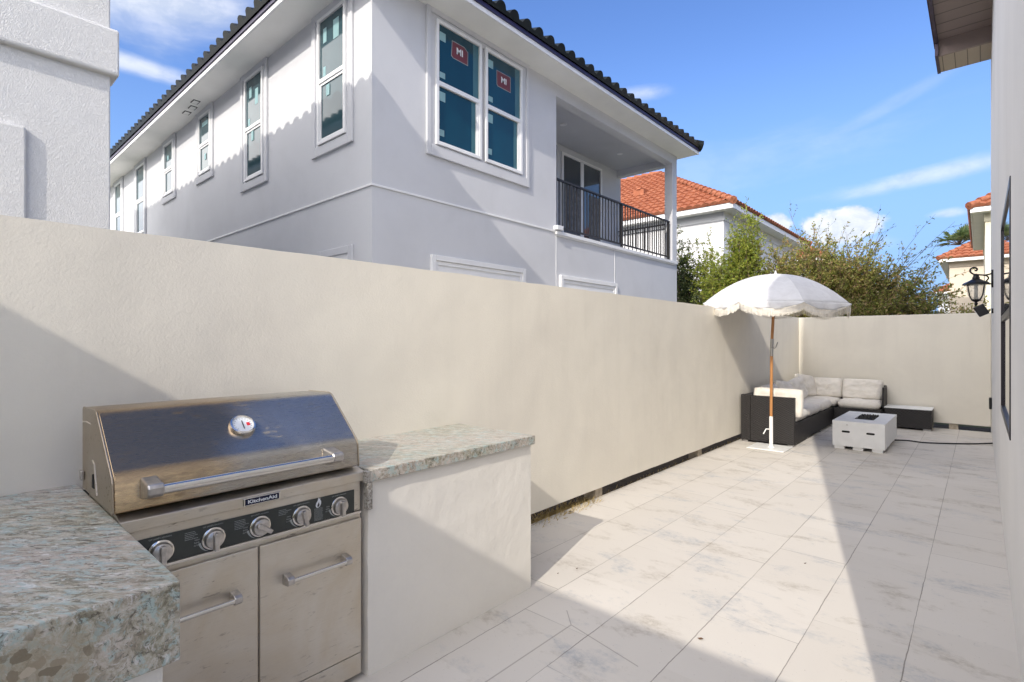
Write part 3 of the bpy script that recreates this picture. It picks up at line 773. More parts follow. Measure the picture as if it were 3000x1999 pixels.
# eaves
EX, EY, EN = -5.17, 3.22, 12.72
MB().box(-30, EX-.03, EY+.03, HY, HE-.012, HE+.01).box(HX, EX-.03, HY, EN-.03, HE-.012, HE+.01).box(-30, HX, 12.5, EN-.03, HE-.012, HE+.01).build('soffit', 'soffit', WH)
MB().box(-30, EX, EY, EY+.029, HE-.01, HE+.06).box(EX-.029, EX, EY+.0295, EN, HE-.01, HE+.06).build('fascia', 'trim', WH)
MB().box(-30, EX+.02, EY-.02, EY+.02, HE+.061, HE+.12).box(EX-.02, EX+.02, EY+.021, EN+.02, HE+.061, HE+.12).build('drip_edge', 'fascia_dark', WH)
hip_roof(WH, -30, EX+.05, EY-.05, EN+.03, HE+.14, .42, 'tile_black', bh=.085, bw=.095)
MB().box(-30, EX-.05, EY+.05, EN-.05, HE+.02, HE+.10).build('roof_deck', 'fascia_dark', WH)
for x, y in ((-11.23, 3.47), (-11.55, 3.52), (-11.9, 3.52)):
    MB().box(x-.09, x+.09, y-.06, y+.06, HE-.022, HE-.013).build('soffit_vent', 'rail', WH)
    MB().box(x-.075, x+.075, y-.045, y+.045, HE-.026, HE-.0225).build('soffit_vent', 'soffit', WH)

F = Frame('Y', HY, -1)
def side_window(s0, s1, f0, f1, g0, g1, zs, zg0, zg1, zr, taps):
    m = MB(); F.ring(m, s0, s1, zs, 6.095, .10, 0, .035, .13)
    sur = m.build('window_surround', 'white_house', WH, bevel=.008)
    m = MB(); F.ring(m, s0+.10, s1-.10, zs+.13, 5.995, .10, 0, .014)
    m.build('surround_inset', 'white_house', sur)
    m = MB(); F.ring(m, f0, f1, zg0-.05, zg1+.07, .045, .0145, .05)
    F.box(m, f0+.045, f1-.045, zr, zr+.055, .0145, .045)
    win = m.build('window', 'trim', WH, bevel=.003)
    m = MB(); F.box(m, f0+.04, f1-.04, zr+.055, zg1+.03, .005, .022); m.build('pane', 'glass_side', win)
    m = MB(); F.box(m, f0+.04, f1-.04, zg0-.01, zr, .005, .016); m.build('pane', 'glass_side', win)
    m = MB(); F.ring(m, f0+.045, f1-.045, zg0-.005, zr, .035, .0165, .030); m.build('sash', 'trim', win)
    for (a, z, w_, h_) in taps:
        m = MB(); F.box(m, a, a+w_, z, z+h_, .0225, .0240); m.build('tape', 'sticker', win)
side_window(-7.12, -6.055, -6.93, -6.2, -6.85, -6.25, 4.085, 4.28, 5.91, 5.08, [(-6.80, 5.62, .09, .20), (-6.53, 5.58, .14, .26), (-6.80, 5.16, .07, .13), (-6.72, 4.87, .09, .15)])
side_window(-9.65, -8.59, -9.45, -8.72, -9.36, -8.775, 4.085, 4.28, 5.91, 5.08, [(-9.28, 5.62, .09, .18), (-9.05, 5.45, .12, .26), (-9.2, 4.88, .09, .2), (-9.32, 5.16, .07, .12)])
side_window(-11.91, -10.98, -11.72, -11.07, -11.62, -11.15, 4.665, 4.86, 5.91, 5.36, [(-11.42, 5.07, .08, .12), (-11.55, 5.75, .3, .08)])
side_window(-14.19, -13.23, -14.0, -13.33, -13.9, -13.42, 4.665, 4.86, 5.91, 5.36, [(-13.8, 5.6, .1, .1)])
side_window(-16.60, -15.55, -16.38, -15.58+.02, -16.28, -15.65, 4.085, 4.28, 5.91, 5.08, [])
side_window(-18.88, -17.80, -18.65, -17.88, -18.52, -17.96, 4.085, 4.28, 5.91, 5.08, [])
side_window(-7.02, -6.055, -6.85, -6.2, -6.8, -6.25, 1.1, 1.25, 2.60, 1.95, []) if False else None
m = MB(); F.ring(m, -6.96, -6.055, 1.0, 2.75, .10, 0, .035)
sur = m.build('window_surround', 'white_house', WH, bevel=.008)
m = MB(); F.box(m, -6.86, -6.155, 1.1, 2.65, 0, .012)
for j in range(12): F.box(m, -6.85, -6.165, 1.12+.125*j, 1.2+.125*j, .012, .022)
m.build('shutter', 'trim', sur)

F = Frame('X', HX, 1)
m = MB(); F.ring(m, 4.557, 6.728, 4.055, 6.095, .075, 0, .040, .15)
sur = m.build('window_surround', 'white_house', WH, bevel=.008)
m = MB(); F.ring(m, 4.632, 6.653, 4.205, 6.02, .08, 0, .016, .03)
m.build('surround_inset', 'white_house', sur)
for u, (f0, f1) in enumerate(((4.712, 5.592), (5.678, 6.535))):
    m = MB(); F.ring(m, f0, f1, 4.225, 5.96, .045, .0165, .055)
    F.box(m, f0+.045, f1-.045, 5.052, 5.115, .0165, .05)
    win = m.build('window', 'trim', WH, bevel=.003)
    m = MB(); F.box(m, f0+.04, f1-.04, 5.115, 5.92, .005, .024); m.build('pane', 'glass_teal', win)
    m = MB(); F.box(m, f0+.04, f1-.04, 4.26, 5.052, .005, .016); m.build('pane', 'glass_teal', win)
    m = MB(); F.box(m, f1-.045-.055, f1-.045, 4.27, 5.052, .0165, .034); F.box(m, f0+.045, f0+.06, 4.27, 5.052, .0165, .034)
    F.box(m, f0+.06, f1-.10, 4.27, 4.285, .0165, .034); F.box(m, f1-.030-.045, f1-.045, 4.27, 5.052, .034, .044)
    m.build('sash', 'trim', win)
    m = MB(); F.box(m, f1-.185, f1-.102, 4.287, 5.05, .0163, .0178); F.box(m, f1-.16, f1-.046, 5.117, 5.91, .0243, .0258); m.build('inner_strip', 'strip', win)
    for (z, hh, ww) in ((5.70, .12, .11), (5.18, .08, .10), (4.86, .13, .11), (4.37, .09, .09)):
        n0 = .0245 if z > 5.1 else .0163
        m = MB(); F.box(m, f0+.075, f0+.075+ww, z, z+hh, n0, n0+.0012); m.build('tape', 'sticker', win)
    # red maker's label
    cy, cz = ((5.165, 5.665), (6.105, 5.60))[u]
    hw, hh = .155, .115
    q = [(cy-hw, cz-hh*.8), (cy-hw*.8, cz-hh), (cy+hw, cz-hh), (cy+hw, cz+hh*.6), (cy+hw*.55, cz+hh), (cy-hw*.9, cz+hh)] if u == 0 else [(cy-hw*.85, cz-hh), (cy+hw, cz-hh), (cy+hw, cz+hh*.9), (cy+hw*.9, cz+hh), (cy-hw, cz+hh), (cy-hw, cz-hh*.8)]
    lb = MB().prism([(cy+(a-cy)*1.06, cz+(b-cz)*1.08) for a, b in q], 'X', HX+.0243, HX+.0252).build('label', 'ink_grey', win)
    MB().prism(q, 'X', HX+.0253, HX+.0262).build('label_face', 'sticker_red', lb)
    text_mesh('label_lettering', 'MI', .13, 'ink_white', lb, mtx_px(HX+.0268, cy, cz+.005), .0005, 1.0, .003)
# lower shuttered openings
for a0, a1 in ((4.635, 6.628), (7.60, 9.57)):
    m = MB(); F.ring(m, a0, a1, .9, 2.69, .075, 0, .05)
    sur = m.build('window_surround', 'trim', WH, bevel=.006)
    m = MB(); F.box(m, a0+.075, a1-.075, .975, 2.615, 0, .012); F.ring(m, a0+.075, a1-.075, .98, 2.61, .05, .0121, .03)
    for j in range(11): F.box(m, a0+.13, a1-.13, 1.05+.136*j, 1.15+.136*j, .0122, .026)
    m.build('shutter', 'trim', sur)
# patio door on the balcony
F = Frame('X', -7.23, 1)
m = MB(); F.ring(m, 9.62, 11.62, 3.48, 5.98, .10, 0, .03)
sur = m.build('door_surround', 'white_house', WH, bevel=.005)
m = MB(); F.ring(m, 9.79, 11.50, 3.50, 5.87, .06, .0, .05); F.box(m, 10.56, 10.68, 3.56, 5.81, .0, .045)
dr = m.build('patio_door', 'trim', WH, bevel=.003)
m = MB(); F.box(m, 9.85, 10.56, 3.56, 5.81, .004, .02); F.box(m, 10.68, 11.44, 3.56, 5.81, .004, .02); m.build('pane', 'glass_grey', dr)
m = MB()
for j in range(12):
    y = 9.87+.058*j; m.tube([(-7.208, y, 3.57), (-7.208, y+.01, 5.2)], .016, 6)
for j in range(9):
    y = 10.95+.055*j; m.tube([(-7.208, y, 3.57), (-7.208, y+.01, 5.1)], .016, 6)
m.build('curtain', 'curtain', dr, smooth=60)
# railing
rl = MB()
rx = -5.70
rl.box(rx-.025, rx+.025, 7.53, 12.18, 4.405, 4.435).box(rx-.015, rx+.015, 7.53, 12.18, 3.545, 3.575)
y = 7.56
while y < 12.15:
    rl.box(rx-.009, rx+.009, y-.009, y+.009, 3.56, 4.41); y += .113
for y in (7.545, 9.9, 12.14): rl.box(rx-.022, rx+.022, y-.022, y+.022, 3.475, 4.41)
ry = 12.38
rl.box(-7.22, -5.86, ry-.025, ry+.025, 4.405, 4.435).box(-7.22, -5.86, ry-.015, ry+.015, 3.545, 3.575).box(-7.22, -5.86, ry-.012, ry+.012, 4.30, 4.32)
x = -7.15
while x < -5.88: rl.box(x-.009, x+.009, ry-.009, ry+.009, 3.56, 4.41); x += .113
rl.build('railing', 'rail', WH)

# ------------------------------------------------------------------ left neighbour
LH = thing('house', 'textured pale stucco house corner with raised cornice band at left edge', 'house', (-8, -3, 0))
LX, LY = -4.85, .930
MB().box(-16, LX, -9, LY, -.05, 6.1).build('wall', 'left_house', LH, bevel=.01)
MB().prism([(LX-.2, 3.475), (LX+.045, 3.475), (LX+.05, 3.50), (LX+.05, 3.80), (LX+.04, 3.82), (LX-.2, 3.86)], 'Y', -9, LY+.045).build('cornice', 'left_house', LH, bevel=.012)
MB().box(-16, LX-.2, LY-.2, LY+.04, 3.475, 3.82).build('cornice', 'left_house', LH, bevel=.012)
MB().box(LX-.1, LX+.03, -3.2, .463, -.05, 2.95).build('pilaster', 'left_house', LH, bevel=.012)
MB().box(-16, -4.26, -9, 1.50, 6.1, 6.2).build('eave', 'trim', LH)
hip_roof(LH, -16, -4.21, -9.4, 1.56, 6.26, .42, 'tile_black', bh=.055, bw=.10)

# ------------------------------------------------------------------ own house on the right (plus its wing behind the camera)
OH = thing('house', 'pale grey stucco house wall along the right edge with dark window', 'house', (3, 6, 0))
OX = .135
OY0, OY1 = .87, 12.2
MB().box(OX, OX+.3, OY0, 4.28, -.04, 6.46).box(OX, OX+.3, 6.06, OY1, -.04, 6.46).box(OX, OX+.3, 4.2801, 6.0599, -.04, .91).box(OX, OX+.3, 4.2801, 6.0599, 2.48, 6.46) \
    .box(OX+.3, 7, OY0, OY0+.3, -.04, 6.46).box(OX+.3, 7, OY1-.3, OY1, -.04, 6.46).build('wall', 'own_wall', OH)
w = MB(); F = Frame('X', OX, -1)
F.ring(w, 4.281, 6.059, .911, 2.479, .05, -.06, .006); F.box(w, 4.331, 6.009, 1.66, 1.71, -.05, .003)
win = w.build('window', 'dark_frame', OH, bevel=.003)
w = MB(); F.box(w, 4.33, 6.01, .96, 1.66, -.03, -.008); F.box(w, 4.33, 6.01, 1.71, 2.43, -.03, -.004); w.build('pane', 'glass_dark', win)
# eaves at the far end
MB().box(-.52, OX, 5.2, 11.15, 6.46, 6.50).build('soffit', 'soffit_boards', OH)
MB().box(-.515, OX, 11.15, 11.19, 6.20, 6.459).build('drop_beam', 'soffit_boards', OH)
MB().box(-.515, OX, 11.19, 11.85, 6.20, 6.24).build('soffit', 'soffit_boards_x', OH)
MB().box(-.56, -.521, 5.2, 11.85, 6.40, 6.64).box(-.56, -.516, 11.1, 11.87, 6.19, 6.399).build('fascia', 'purple_tile', OH)
mb = MB()
for j in range(18):
    y = 5.3+.37*j
    mb.prism([(y-.185, 6.62), (y-.14, 6.69), (y-.03, 6.72), (y+.08, 6.69), (y+.175, 6.62), (y+.175, 6.60), (y-.185, 6.60)], 'X', -.60, .2)
mb.build('roof', 'tile_plum', OH)
MB().prism([(-.56, 6.63), (7, 8.6), (7, 6.63)], 'Y', 5.2, 11.87).build('roof', 'tile_plum', OH)
# taller block near the camera and wing behind it (both out of frame; they throw the shade on the patio, the block shaped for it)
MB().prism([(-.45, 6.2), (-.45, 6.62), (-.22, 7.4), (.0, 8.3), (.07, 10.4), (7, 10.4), (7, 6.461), (OX, 6.461), (OX, 6.2)], 'Y', .87, 4.2).build('shade_block', 'own_wall', OH)
MB().box(-2.5, 8, -9, -1.89, -.04, 3.02).box(-2.6, 8, -9, -1.886, 3.02, 3.017+.077).build('unseen_wing', 'own_wall', OH)

# wall lantern
LYp = 9.8; LXc = -.045
ln = thing('wall_lantern', 'black scroll-arm wall lantern hanging on the right house wall', 'lantern', (OX, LYp, 2.3))
MB().prism([(LYp-.035, 2.26), (LYp-.045, 2.32), (LYp-.035, 2.46), (LYp, 2.485), (LYp+.035, 2.46), (LYp+.045, 2.32), (LYp+.035, 2.26), (LYp, 2.235)], 'X', OX-.022, OX).build('backplate', 'black_metal', ln, bevel=.006)
def curve(pts, n=8):
    out = []
    for i in range(len(pts)-1):
        p0, p1, p2, p3 = [Vector(pts[max(0, min(len(pts)-1, j))]) for j in (i-1, i, i+1, i+2)]
        for q in range(n):
            t_ = q/n
            out.append(.5*((2*p1)+(-p0+p2)*t_+(2*p0-5*p1+4*p2-p3)*t_*t_+(-p0+3*p1-3*p2+p3)*t_**3))
    out.append(Vector(pts[-1])); return out
m = MB()
m.tube(curve([(OX-.02, LYp, 2.43), (.06, LYp, 2.415), (-.02, LYp, 2.425), (-.075, LYp, 2.44), (-.105, LYp, 2.475), (-.10, LYp, 2.515), (-.065, LYp, 2.53), (-.035, LYp, 2.51), (-.04, LYp, 2.485), (-.06, LYp, 2.487)]), .0105, 8)
m.tube(curve([(OX-.02, LYp, 2.29), (.085, LYp, 2.29), (.065, LYp, 2.33), (.085, LYp, 2.37), (.06, LYp, 2.405), (.0, LYp, 2.42)]), .009, 8)
m.build('arm', 'black_metal', ln, smooth=50)
MB().lathe([(.012, 2.44), (.03, 2.425), (.034, 2.40), (.042, 2.385), (.040, 2.37), (.075, 2.345), (.13, 2.318), (.152, 2.296), (.152, 2.286), (.13, 2.284), (0, 2.284)], (LXc, LYp, 0), n=8).build('roof', 'black_metal', ln, bevel=.002)
MB().lathe([(.108, 2.283), (.102, 2.22), (.088, 2.14), (.06, 2.09), (.03, 2.075)], (LXc, LYp, 0), n=8).build('glass', 'glass_lamp', ln, smooth=60)
m = MB()
for q in range(4):
    a = q*math.pi/2+math.pi/4
    m.tube([(LXc+math.cos(a)*r, LYp+math.sin(a)*r, z) for r, z in ((.122, 2.285), (.114, 2.22), (.098, 2.14), (.068, 2.085), (.03, 2.065))], .008, 6)
m.lathe([(.0, 2.085), (.06, 2.082), (.045, 2.06), (.018, 2.045), (.016, 2.03), (.024, 2.02), (.012, 2.0), (0, 1.975)], (LXc, LYp, 0), n=12)
m.lathe([(.02, 2.09), (.02, 2.28)], (LXc, LYp, 0), n=10)
m.build('frame', 'black_metal', ln, smooth=50)
# flood light
fd = thing('flood_light', 'small black floodlight below the lantern on the right house wall', 'light', (OX, LYp, 1.93))
m = MB().box(-.06, .06, -.045, .045, -.075, .075).build('head', 'black_metal', fd, bevel=.012)
m.data.transform(Matrix.Translation((.01, LYp, 1.925)) @ Matrix.Rotation(R_(-28), 4, 'Y'))
m2 = MB().box(-.064, -.0605, -.03, .03, -.045, .03).build('lens', 'ink_white', fd)
m2.data.transform(Matrix.Translation((.01, LYp, 1.925)) @ Matrix.Rotation(R_(-28), 4, 'Y'))
MB().tube([(.05, LYp, 1.92), (.10, LYp, 1.915)], .012, 8).lathe([(.035, -.02), (.035, 0)], (OX, LYp, 1.915), 'X', 16).build('bracket', 'black_metal', fd, smooth=40)
ob = MB().box(OX-.035, OX, 11.0, 11.12, .44, .62).build('outlet_cover', 'black_metal', None, bevel=.012)
tag(ob, 'small black weatherproof outlet cover low on right house wall', 'outlet')

# ------------------------------------------------------------------ houses beyond
def far_house(label, x0, x1, y0, y1, ze, wall, ovx=.48, ovy=.48, tanp=.62, groovy=None, z0=-.05, zt=None):
    H = thing('house', label, 'house', ((x0+x1)/2, (y0+y1)/2, 0))
    MB().box(x0, x1, y0, y1, z0, ze).build('wall', wall, H)
    a0, a1, b0, b1 = x0-ovx, x1+ovx, y0-ovy, y1+ovy
    MB().box(a0+.05, a1-.05, b0+.05, b1-.05, ze-.02, ze+.02).build('soffit', 'soffit', H)
    f = MB(); f.box(a0, a1, b0, b0+.045, ze-.03, ze+.15).box(a0, a1, b1-.045, b1, ze-.03, ze+.15).box(a0, a0+.045, b0+.0455, b1-.0455, ze-.03, ze+.15).box(a1-.045, a1, b0+.0455, b1-.0455, ze-.03, ze+.15)
    f.build('fascia', 'trim', H)
    MB().box(x0-.03, x1+.03, y0-.03, y1+.03, ze-.32, ze-.021).build('frieze', wall, H)
    hip_roof(H, a0-.04, a1+.04, b0-.04, b1+.04, ze+.16, tanp, 'tile_orange', bh=.06, bw=.12, pitch=.30, row=.36, seg=6, lift=.055)
    return H
H2 = far_house('white house with terracotta tile roof behind the balcony post', -22, -6.79, 18.88, 28.7, 6.1, 'grey_house')
F = Frame('X', -6.79, 1)
m = MB(); F.ring(m, 20.3, 21.4, 4.2, 5.75, .07, 0, .04); wn = m.build('window', 'trim', H2)
m = MB(); F.box(m, 20.36, 21.34, 4.26, 5.7, .004, .015); m.build('pane', 'glass_dark', wn)
# vent on the roof
m = MB().box(-11.45, -10.95, 20.9, 21.35, 7.9, 8.15).prism([(20.85, 8.15), (21.4, 8.15), (21.3, 8.25), (20.95, 8.25)], 'X', -11.3, -11.1).build('roof_vent', 'tile_orange', H2)
far_house('white house with terracotta roof half hidden by the big shrub', -20, -6.8, 33.5, 42, 6.0, 'grey_house')
H5 = far_house('cream house with terracotta eave nearest the right wall above the lantern', .13, 8, 25.3, 34.9, 6.1, 'yellow_house', ovx=.40)
H6 = far_house('tan house with terracotta hip roof left of the lantern', -1.315, 10, 38.9, 50, 6.0, 'tan_house', ovx=.45)
far_house('small far white-sided house with brown tiled roof beside shrub', -2.78, 8, 60, 70, 5.7, 'white_siding', ovx=.2)

# ------------------------------------------------------------------ vegetation
def leaf_mesh(name, mat, parent, items):
    """items: (pos, dir, length, width) leaf quads"""
    vs_, fs = [], []
    for p, d, ln_, wd in items:
        d = d.normalized()
        s_ = d.cross(Vector((random.gauss(0, 1), random.gauss(0, 1), random.gauss(0, 1)))).normalized()
        o = len(vs_); up = d.cross(s_)*ln_*.12
        vs_ += [p, p+d*ln_*.5+s_*wd*.5+up, p+d*ln_, p+d*ln_*.5-s_*wd*.5+up]
        fs.append((o, o+1, o+2, o+3))
    me = bpy.data.meshes.new(name); me.from_pydata(vs_, [], fs); me.materials.append(M[mat])
    o = bpy.data.objects.new(name, me); COL.objects.link(o); o.parent = parent
    o.matrix_parent_inverse = Matrix.Translation(-Vector(parent.location)); return o
def rv(s=1.0): return Vector((random.gauss(0, s), random.gauss(0, s), random.gauss(0, s)))
def shrub(label, base, mat, stems, r0, leaf, lean=(0, 0, 0), top=None, spread=1.0, droop=.35, sub=7, lps=14, cat='shrub', name='shrub', group=None, twig_r=.012, step=.16):
    b0 = Vector(base)
    T = thing(name, label, cat, base, group)
    tw = MB(); items = []
    for (tgt, n) in stems:
        tgt = Vector(tgt)
        for _ in range(n):
            end = tgt+Vector((random.gauss(0, r0[0]), random.gauss(0, r0[1]), random.gauss(0, r0[2])))
            st = b0+Vector((random.uniform(-.5, .5)*spread, random.uniform(-.3, .3)*spread, 0))
            ln_ = (end-st).length; npt = 9
            mid = st.lerp(end, .5)+Vector((0, 0, ln_*droop*random.uniform(.1, .5)))+rv(.12)
            pts = []
            for i in range(npt):
                q = i/(npt-1); pts.append(st.lerp(mid, q).lerp(mid.lerp(end, q), q)+rv(.015)*q)
            tw.tube(pts, twig_r*1.3, 3, r2=twig_r*.25, cap=False)
            for i in range(3, npt):
                seg = (pts[i]-pts[i-1])
                for _s in range(sub if i < npt-1 else max(2, sub//2)):
                    p = pts[i-1].lerp(pts[i], random.random())
                    d = (seg.normalized()*.9+rv(.55)+Vector((lean[0], lean[1], lean[2]))).normalized()
                    L = random.uniform(.25, .65)*step/.16
                    q2 = p+d*L+Vector((0, 0, -.05))
                    tw.tube([p, q2], twig_r*.3, 3, r2=twig_r*.12, cap=False)
                    for j in range(lps):
                        f_ = random.uniform(.1, 1.05)
                        items.append((p.lerp(q2, f_)+rv(.01), (d*.6+rv(.6)), leaf*random.uniform(.6, 1.2), leaf*random.uniform(.3, .5)))
    tw.build('stem', 'twig', T, recalc=False)
    leaf_mesh('foliage', mat, T, items)
    return T, len(items)
cnt = []
# big reddish-green shrub behind the end wall
cnt.append(shrub('large wide shrub with small reddish-green leaves behind the end wall', (-3.0, 15.8, -.05), 'leaf_bush',
      [((-4.3, 15.6, 3.7), 20), ((-3.6, 15.4, 3.75), 22), ((-2.9, 15.5, 3.6), 24), ((-2.2, 15.4, 3.35), 26), ((-1.6, 15.3, 3.0), 24), ((-1.1, 15.3, 2.6), 20), ((-.75, 15.2, 2.2), 14), ((-2.6, 15, 2.5), 22), ((-3.8, 15, 2.6), 22), ((-1.5, 15, 2.2), 14)],
      (.36, .45, .20), .085, (.25, -.05, .1), spread=1.8, sub=7, lps=15)[1])
# sparse sprays out of its top
cnt.append(shrub('bare arching sprays standing above the wide shrub', (-3.0, 16.2, -.05), 'leaf_dark',
      [((-2.3, 15.9, 4.5), 4), ((-1.7, 15.9, 4.0), 3), ((-3.2, 15.9, 4.4), 2), ((-1.0, 15.8, 3.5), 3), ((-.85, 15.9, 4.25), 2), ((-4.1, 16.2, 5.1), 1)],
      (.25, .3, .14), .07, (.5, 0, .35), spread=1.0, sub=2, lps=5, twig_r=.012)[1])
# bright green tree
cnt.append(shrub('bright green upright tree in front of the white house gable', (-5.0, 14.9, -.05), 'leaf_green',
      [((-4.6, 15, 4.6), 14), ((-4.9, 14.9, 4.1), 14), ((-5.3, 14.8, 3.6), 14), ((-5.8, 15, 3.8), 8), ((-5.6, 14.8, 3.0), 14), ((-4.9, 14.7, 3.2), 16), ((-6.05, 15, 4.1), 3), ((-5.2, 14.7, 2.4), 12)],
      (.2, .25, .22), .085, (0, 0, .1), spread=.5, sub=7, lps=15, name='tree', cat='tree')[1])
# weeping dark tree by the balcony post
cnt.append(shrub('dark weeping tree close beside the white house balcony post', (-6.6, 15.4, -.05), 'leaf_dark',
      [((-6.75, 15.3, 4.2), 12), ((-6.6, 15.2, 3.4), 12), ((-6.3, 15.1, 2.8), 12), ((-6.1, 15.0, 2.4), 10)],
      (.18, .25, .25), .09, (0, 0, -.5), spread=.5, sub=7, lps=14, droop=.5, name='tree', cat='tree')[1])
print('leaf counts', cnt)
# palm
pl = thing('palm_tree', 'fan palm crown showing above the tan house roof', 'tree', (-1.2, 52, 0))
MB().tube(curve([(-1.2, 52, 0), (-1.15, 52, 4.5), (-1.2, 52, 8.3)]), .22, 10, r2=.16).build('trunk', 'bark', pl, smooth=60)
fr = MB(); st = MB()
for q in range(30):
    a = random.uniform(0, 2*math.pi); e = random.uniform(.05, 1.45)
    if q == 0: a, e = math.pi, .12
    if q == 1: a, e = math.pi*.97, .55
    d = Vector((math.cos(a)*math.cos(e), math.sin(a)*math.cos(e), math.sin(e)))
    p0 = Vector((-1.2, 52, 8.75)); p1 = p0+d*random.uniform(.5, .95)
    st.tube([p0, p1], .025, 4, cap=False)
    s_ = d.cross(Vector((0, 0, 1))).normalized()
    for j in range(13):
        b = R_(-58+116*j/12); dd = (d*math.cos(b)+s_*math.sin(b)).normalized()
        L = random.uniform(.65, .95)
        t1 = p1+dd*L*.6; t2 = p1+dd*L+Vector((0, 0, -.10*L*(1+max(0, -d.z))))
        wv = dd.cross(d.cross(s_)).normalized()*.045
        o = len(fr.v)
        fr.add([p1, t1-wv, t1+wv, t2], [(0, 1, 3, 2)])
fr.build('frond', 'leaf_palm', pl, recalc=False); st.build('frond_stem', 'twig', pl)
# dry grass under the long wall
m = MB()
for _ in range(3200):
    y = random.choice([random.uniform(2.6, 4.25), random.uniform(3.3, 4.25), random.uniform(3.5, 4.2), random.uniform(4.4, 9.5)])
    x = random.uniform(-2.86, -2.70 if y > 4.3 else -2.66); z = -.05
    d = Vector((random.uniform(-.3, .8), random.gauss(0, 1), random.uniform(.15, .9))).normalized()
    L = random.uniform(.05, .15) if y < 4.3 else random.uniform(.03, .07)
    p = Vector((x, y, z)); s_ = Vector((random.gauss(0, 1), random.gauss(0, 1), 0)).normalized()*.0022
    q1 = p+d*L*.6; q2 = p+d*L-Vector((0, 0, .02))
    m.add([p-s_, p+s_, q1+s_, q2, q1-s_], [(0, 1, 2, 3, 4)])
o = m.build('dry_grass', 'dead_grass', None, recalc=False); kind(o, 'stuff')
o['label'] = 'dry yellow grass poking out under the long garden wall'
# fallen leaves
for i, (x, y, lab) in enumerate(((-1.05, 2.60, 'curled brown leaf lying in a paver joint near the camera'), (-1.98, 2.86, 'dark leaf scrap near the counter shadow edge'), (-2.03, 2.72, 'tiny dark leaf inside the counter shadow'), (-.88, 3.95, 'small dark leaf fragment in the middle of the sunlit pavers'))):
    m = MB(); s_ = (.017, .009, .008, .010)[i]
    m.add([(x-s_, y, .002), (x, y-s_*.6, .004), (x+s_, y, .010), (x, y+s_*.6, .006), (x, y, .001)], [(0, 1, 4), (1, 2, 4), (2, 3, 4), (3, 0, 4)])
    tag(m.build('fallen_leaf', 'dry_leaf', None), lab, 'leaf', 'fallen leaves on the patio')

# ------------------------------------------------------------------ umbrella
U = thing('patio_umbrella', 'white fringed umbrella on a wooden pole in a flat white base', 'umbrella', (-2.18, 7.86, 0))
MB().box(-2.44, -1.96, 7.66, 8.13, .004, .018).build('base_plate', 'white_metal', U, bevel=.004)
MB().lathe([(.045, .018), (.030, .03), (.024, .05), (.024, .445), (.020, .448)], (-2.18, 7.88, 0), n=20).build('base_tube', 'white_metal', U, smooth=40)
MB().tube([(-2.20, 7.86, .27), (-2.235, 7.84, .27), (-2.245, 7.83, .245), (-2.265, 7.82, .20)], .008, 8).build('base_knob', 'white_metal', U)
B0, J, TOP = Vector((-2.18, 7.88, .43)), Vector((-2.165, 7.85, 1.37)), Vector((-2.11, 7.83, 2.42))
MB().tube([B0, J], .019, 14).build('lower_pole', 'wood', U, smooth=50)
MB().tube([J+Vector((0, 0, .06)), TOP], .019, 14).build('upper_pole', 'wood', U, smooth=50)
MB().tube([J-Vector((0, 0, .08)), J, J+(TOP-J).normalized()*.16], .0225, 14).build('tilt_joint', 'alu', U, smooth=50)
MB().tube([J+Vector((.0, -.02, .04)), J+Vector((.05, -.05, .03)), J+Vector((.075, -.06, .05)), J+Vector((.095, -.065, .115))], .008, 8).build('crank', 'alu', U, smooth=50)
ax = (TOP-J).normalized(); ax = (ax+Vector((-.01, .012, 0))).normalized()
zc = ax; xc = Vector((1, 0, 0)); xc = (xc-zc*xc.dot(zc)).normalized(); yc = zc.cross(xc)
UM = Matrix.Translation(Vector((-2.11, 7.83, 0))) @ Matrix(((xc.x, yc.x, zc.x), (xc.y, yc.y, zc.y), (xc.z, yc.z, zc.z))).to_4x4()
UM = Matrix.Translation(Vector((-2.11, 7.83, 2.425))) @ UM.to_3x3().to_4x4() @ Matrix.Translation((0, 0, -2.425))
# rib directions, measured from the direction towards the camera
cam_dir = math.atan2(-7.83, 2.11)
ribs = [cam_dir+R_(-25+45*q) for q in range(8)]
RR = .93; ZE = 2.005; ZT = 2.42
def can_pt(th, q):
    # q 0..1 centre to edge
    a = ((th-ribs[0]) % (math.pi/4))-math.pi/8
    chord = math.cos(math.pi/8)/math.cos(a)
    rr = RR*q*(1*(1-q)+chord*q) if True else RR*q
    dome = q**2.05
    sag = (1-(abs(a)/(math.pi/8))**2)*.018*math.sin(q*math.pi)
    return rr, ZT-(ZT-ZE)*dome-sag
NTh, NR = 96, 20
vs_, fs = [], []
for i in range(NTh):
    th = ribs[0]+2*math.pi*i/NTh
    for j in range(NR+1):
        r, z = can_pt(th, j/NR); vs_.append((r*math.cos(th), r*math.sin(th), z))
for i in range(NTh):
    for j in range(NR):
        a, b = i*(NR+1)+j, ((i+1) % NTh)*(NR+1)+j
        fs.append((a, b, b+1, a+1))
m = MB(); m.add(vs_, fs)
can = m.build('canopy', 'canopy', U, recalc=False)
can.data.transform(UM)
for p in can.data.polygons: p.use_smooth = True
can.data.set_sharp_from_angle(angle=R_(6))
so = can.modifiers.new('thick', 'SOLIDIFY'); so.thickness = .003
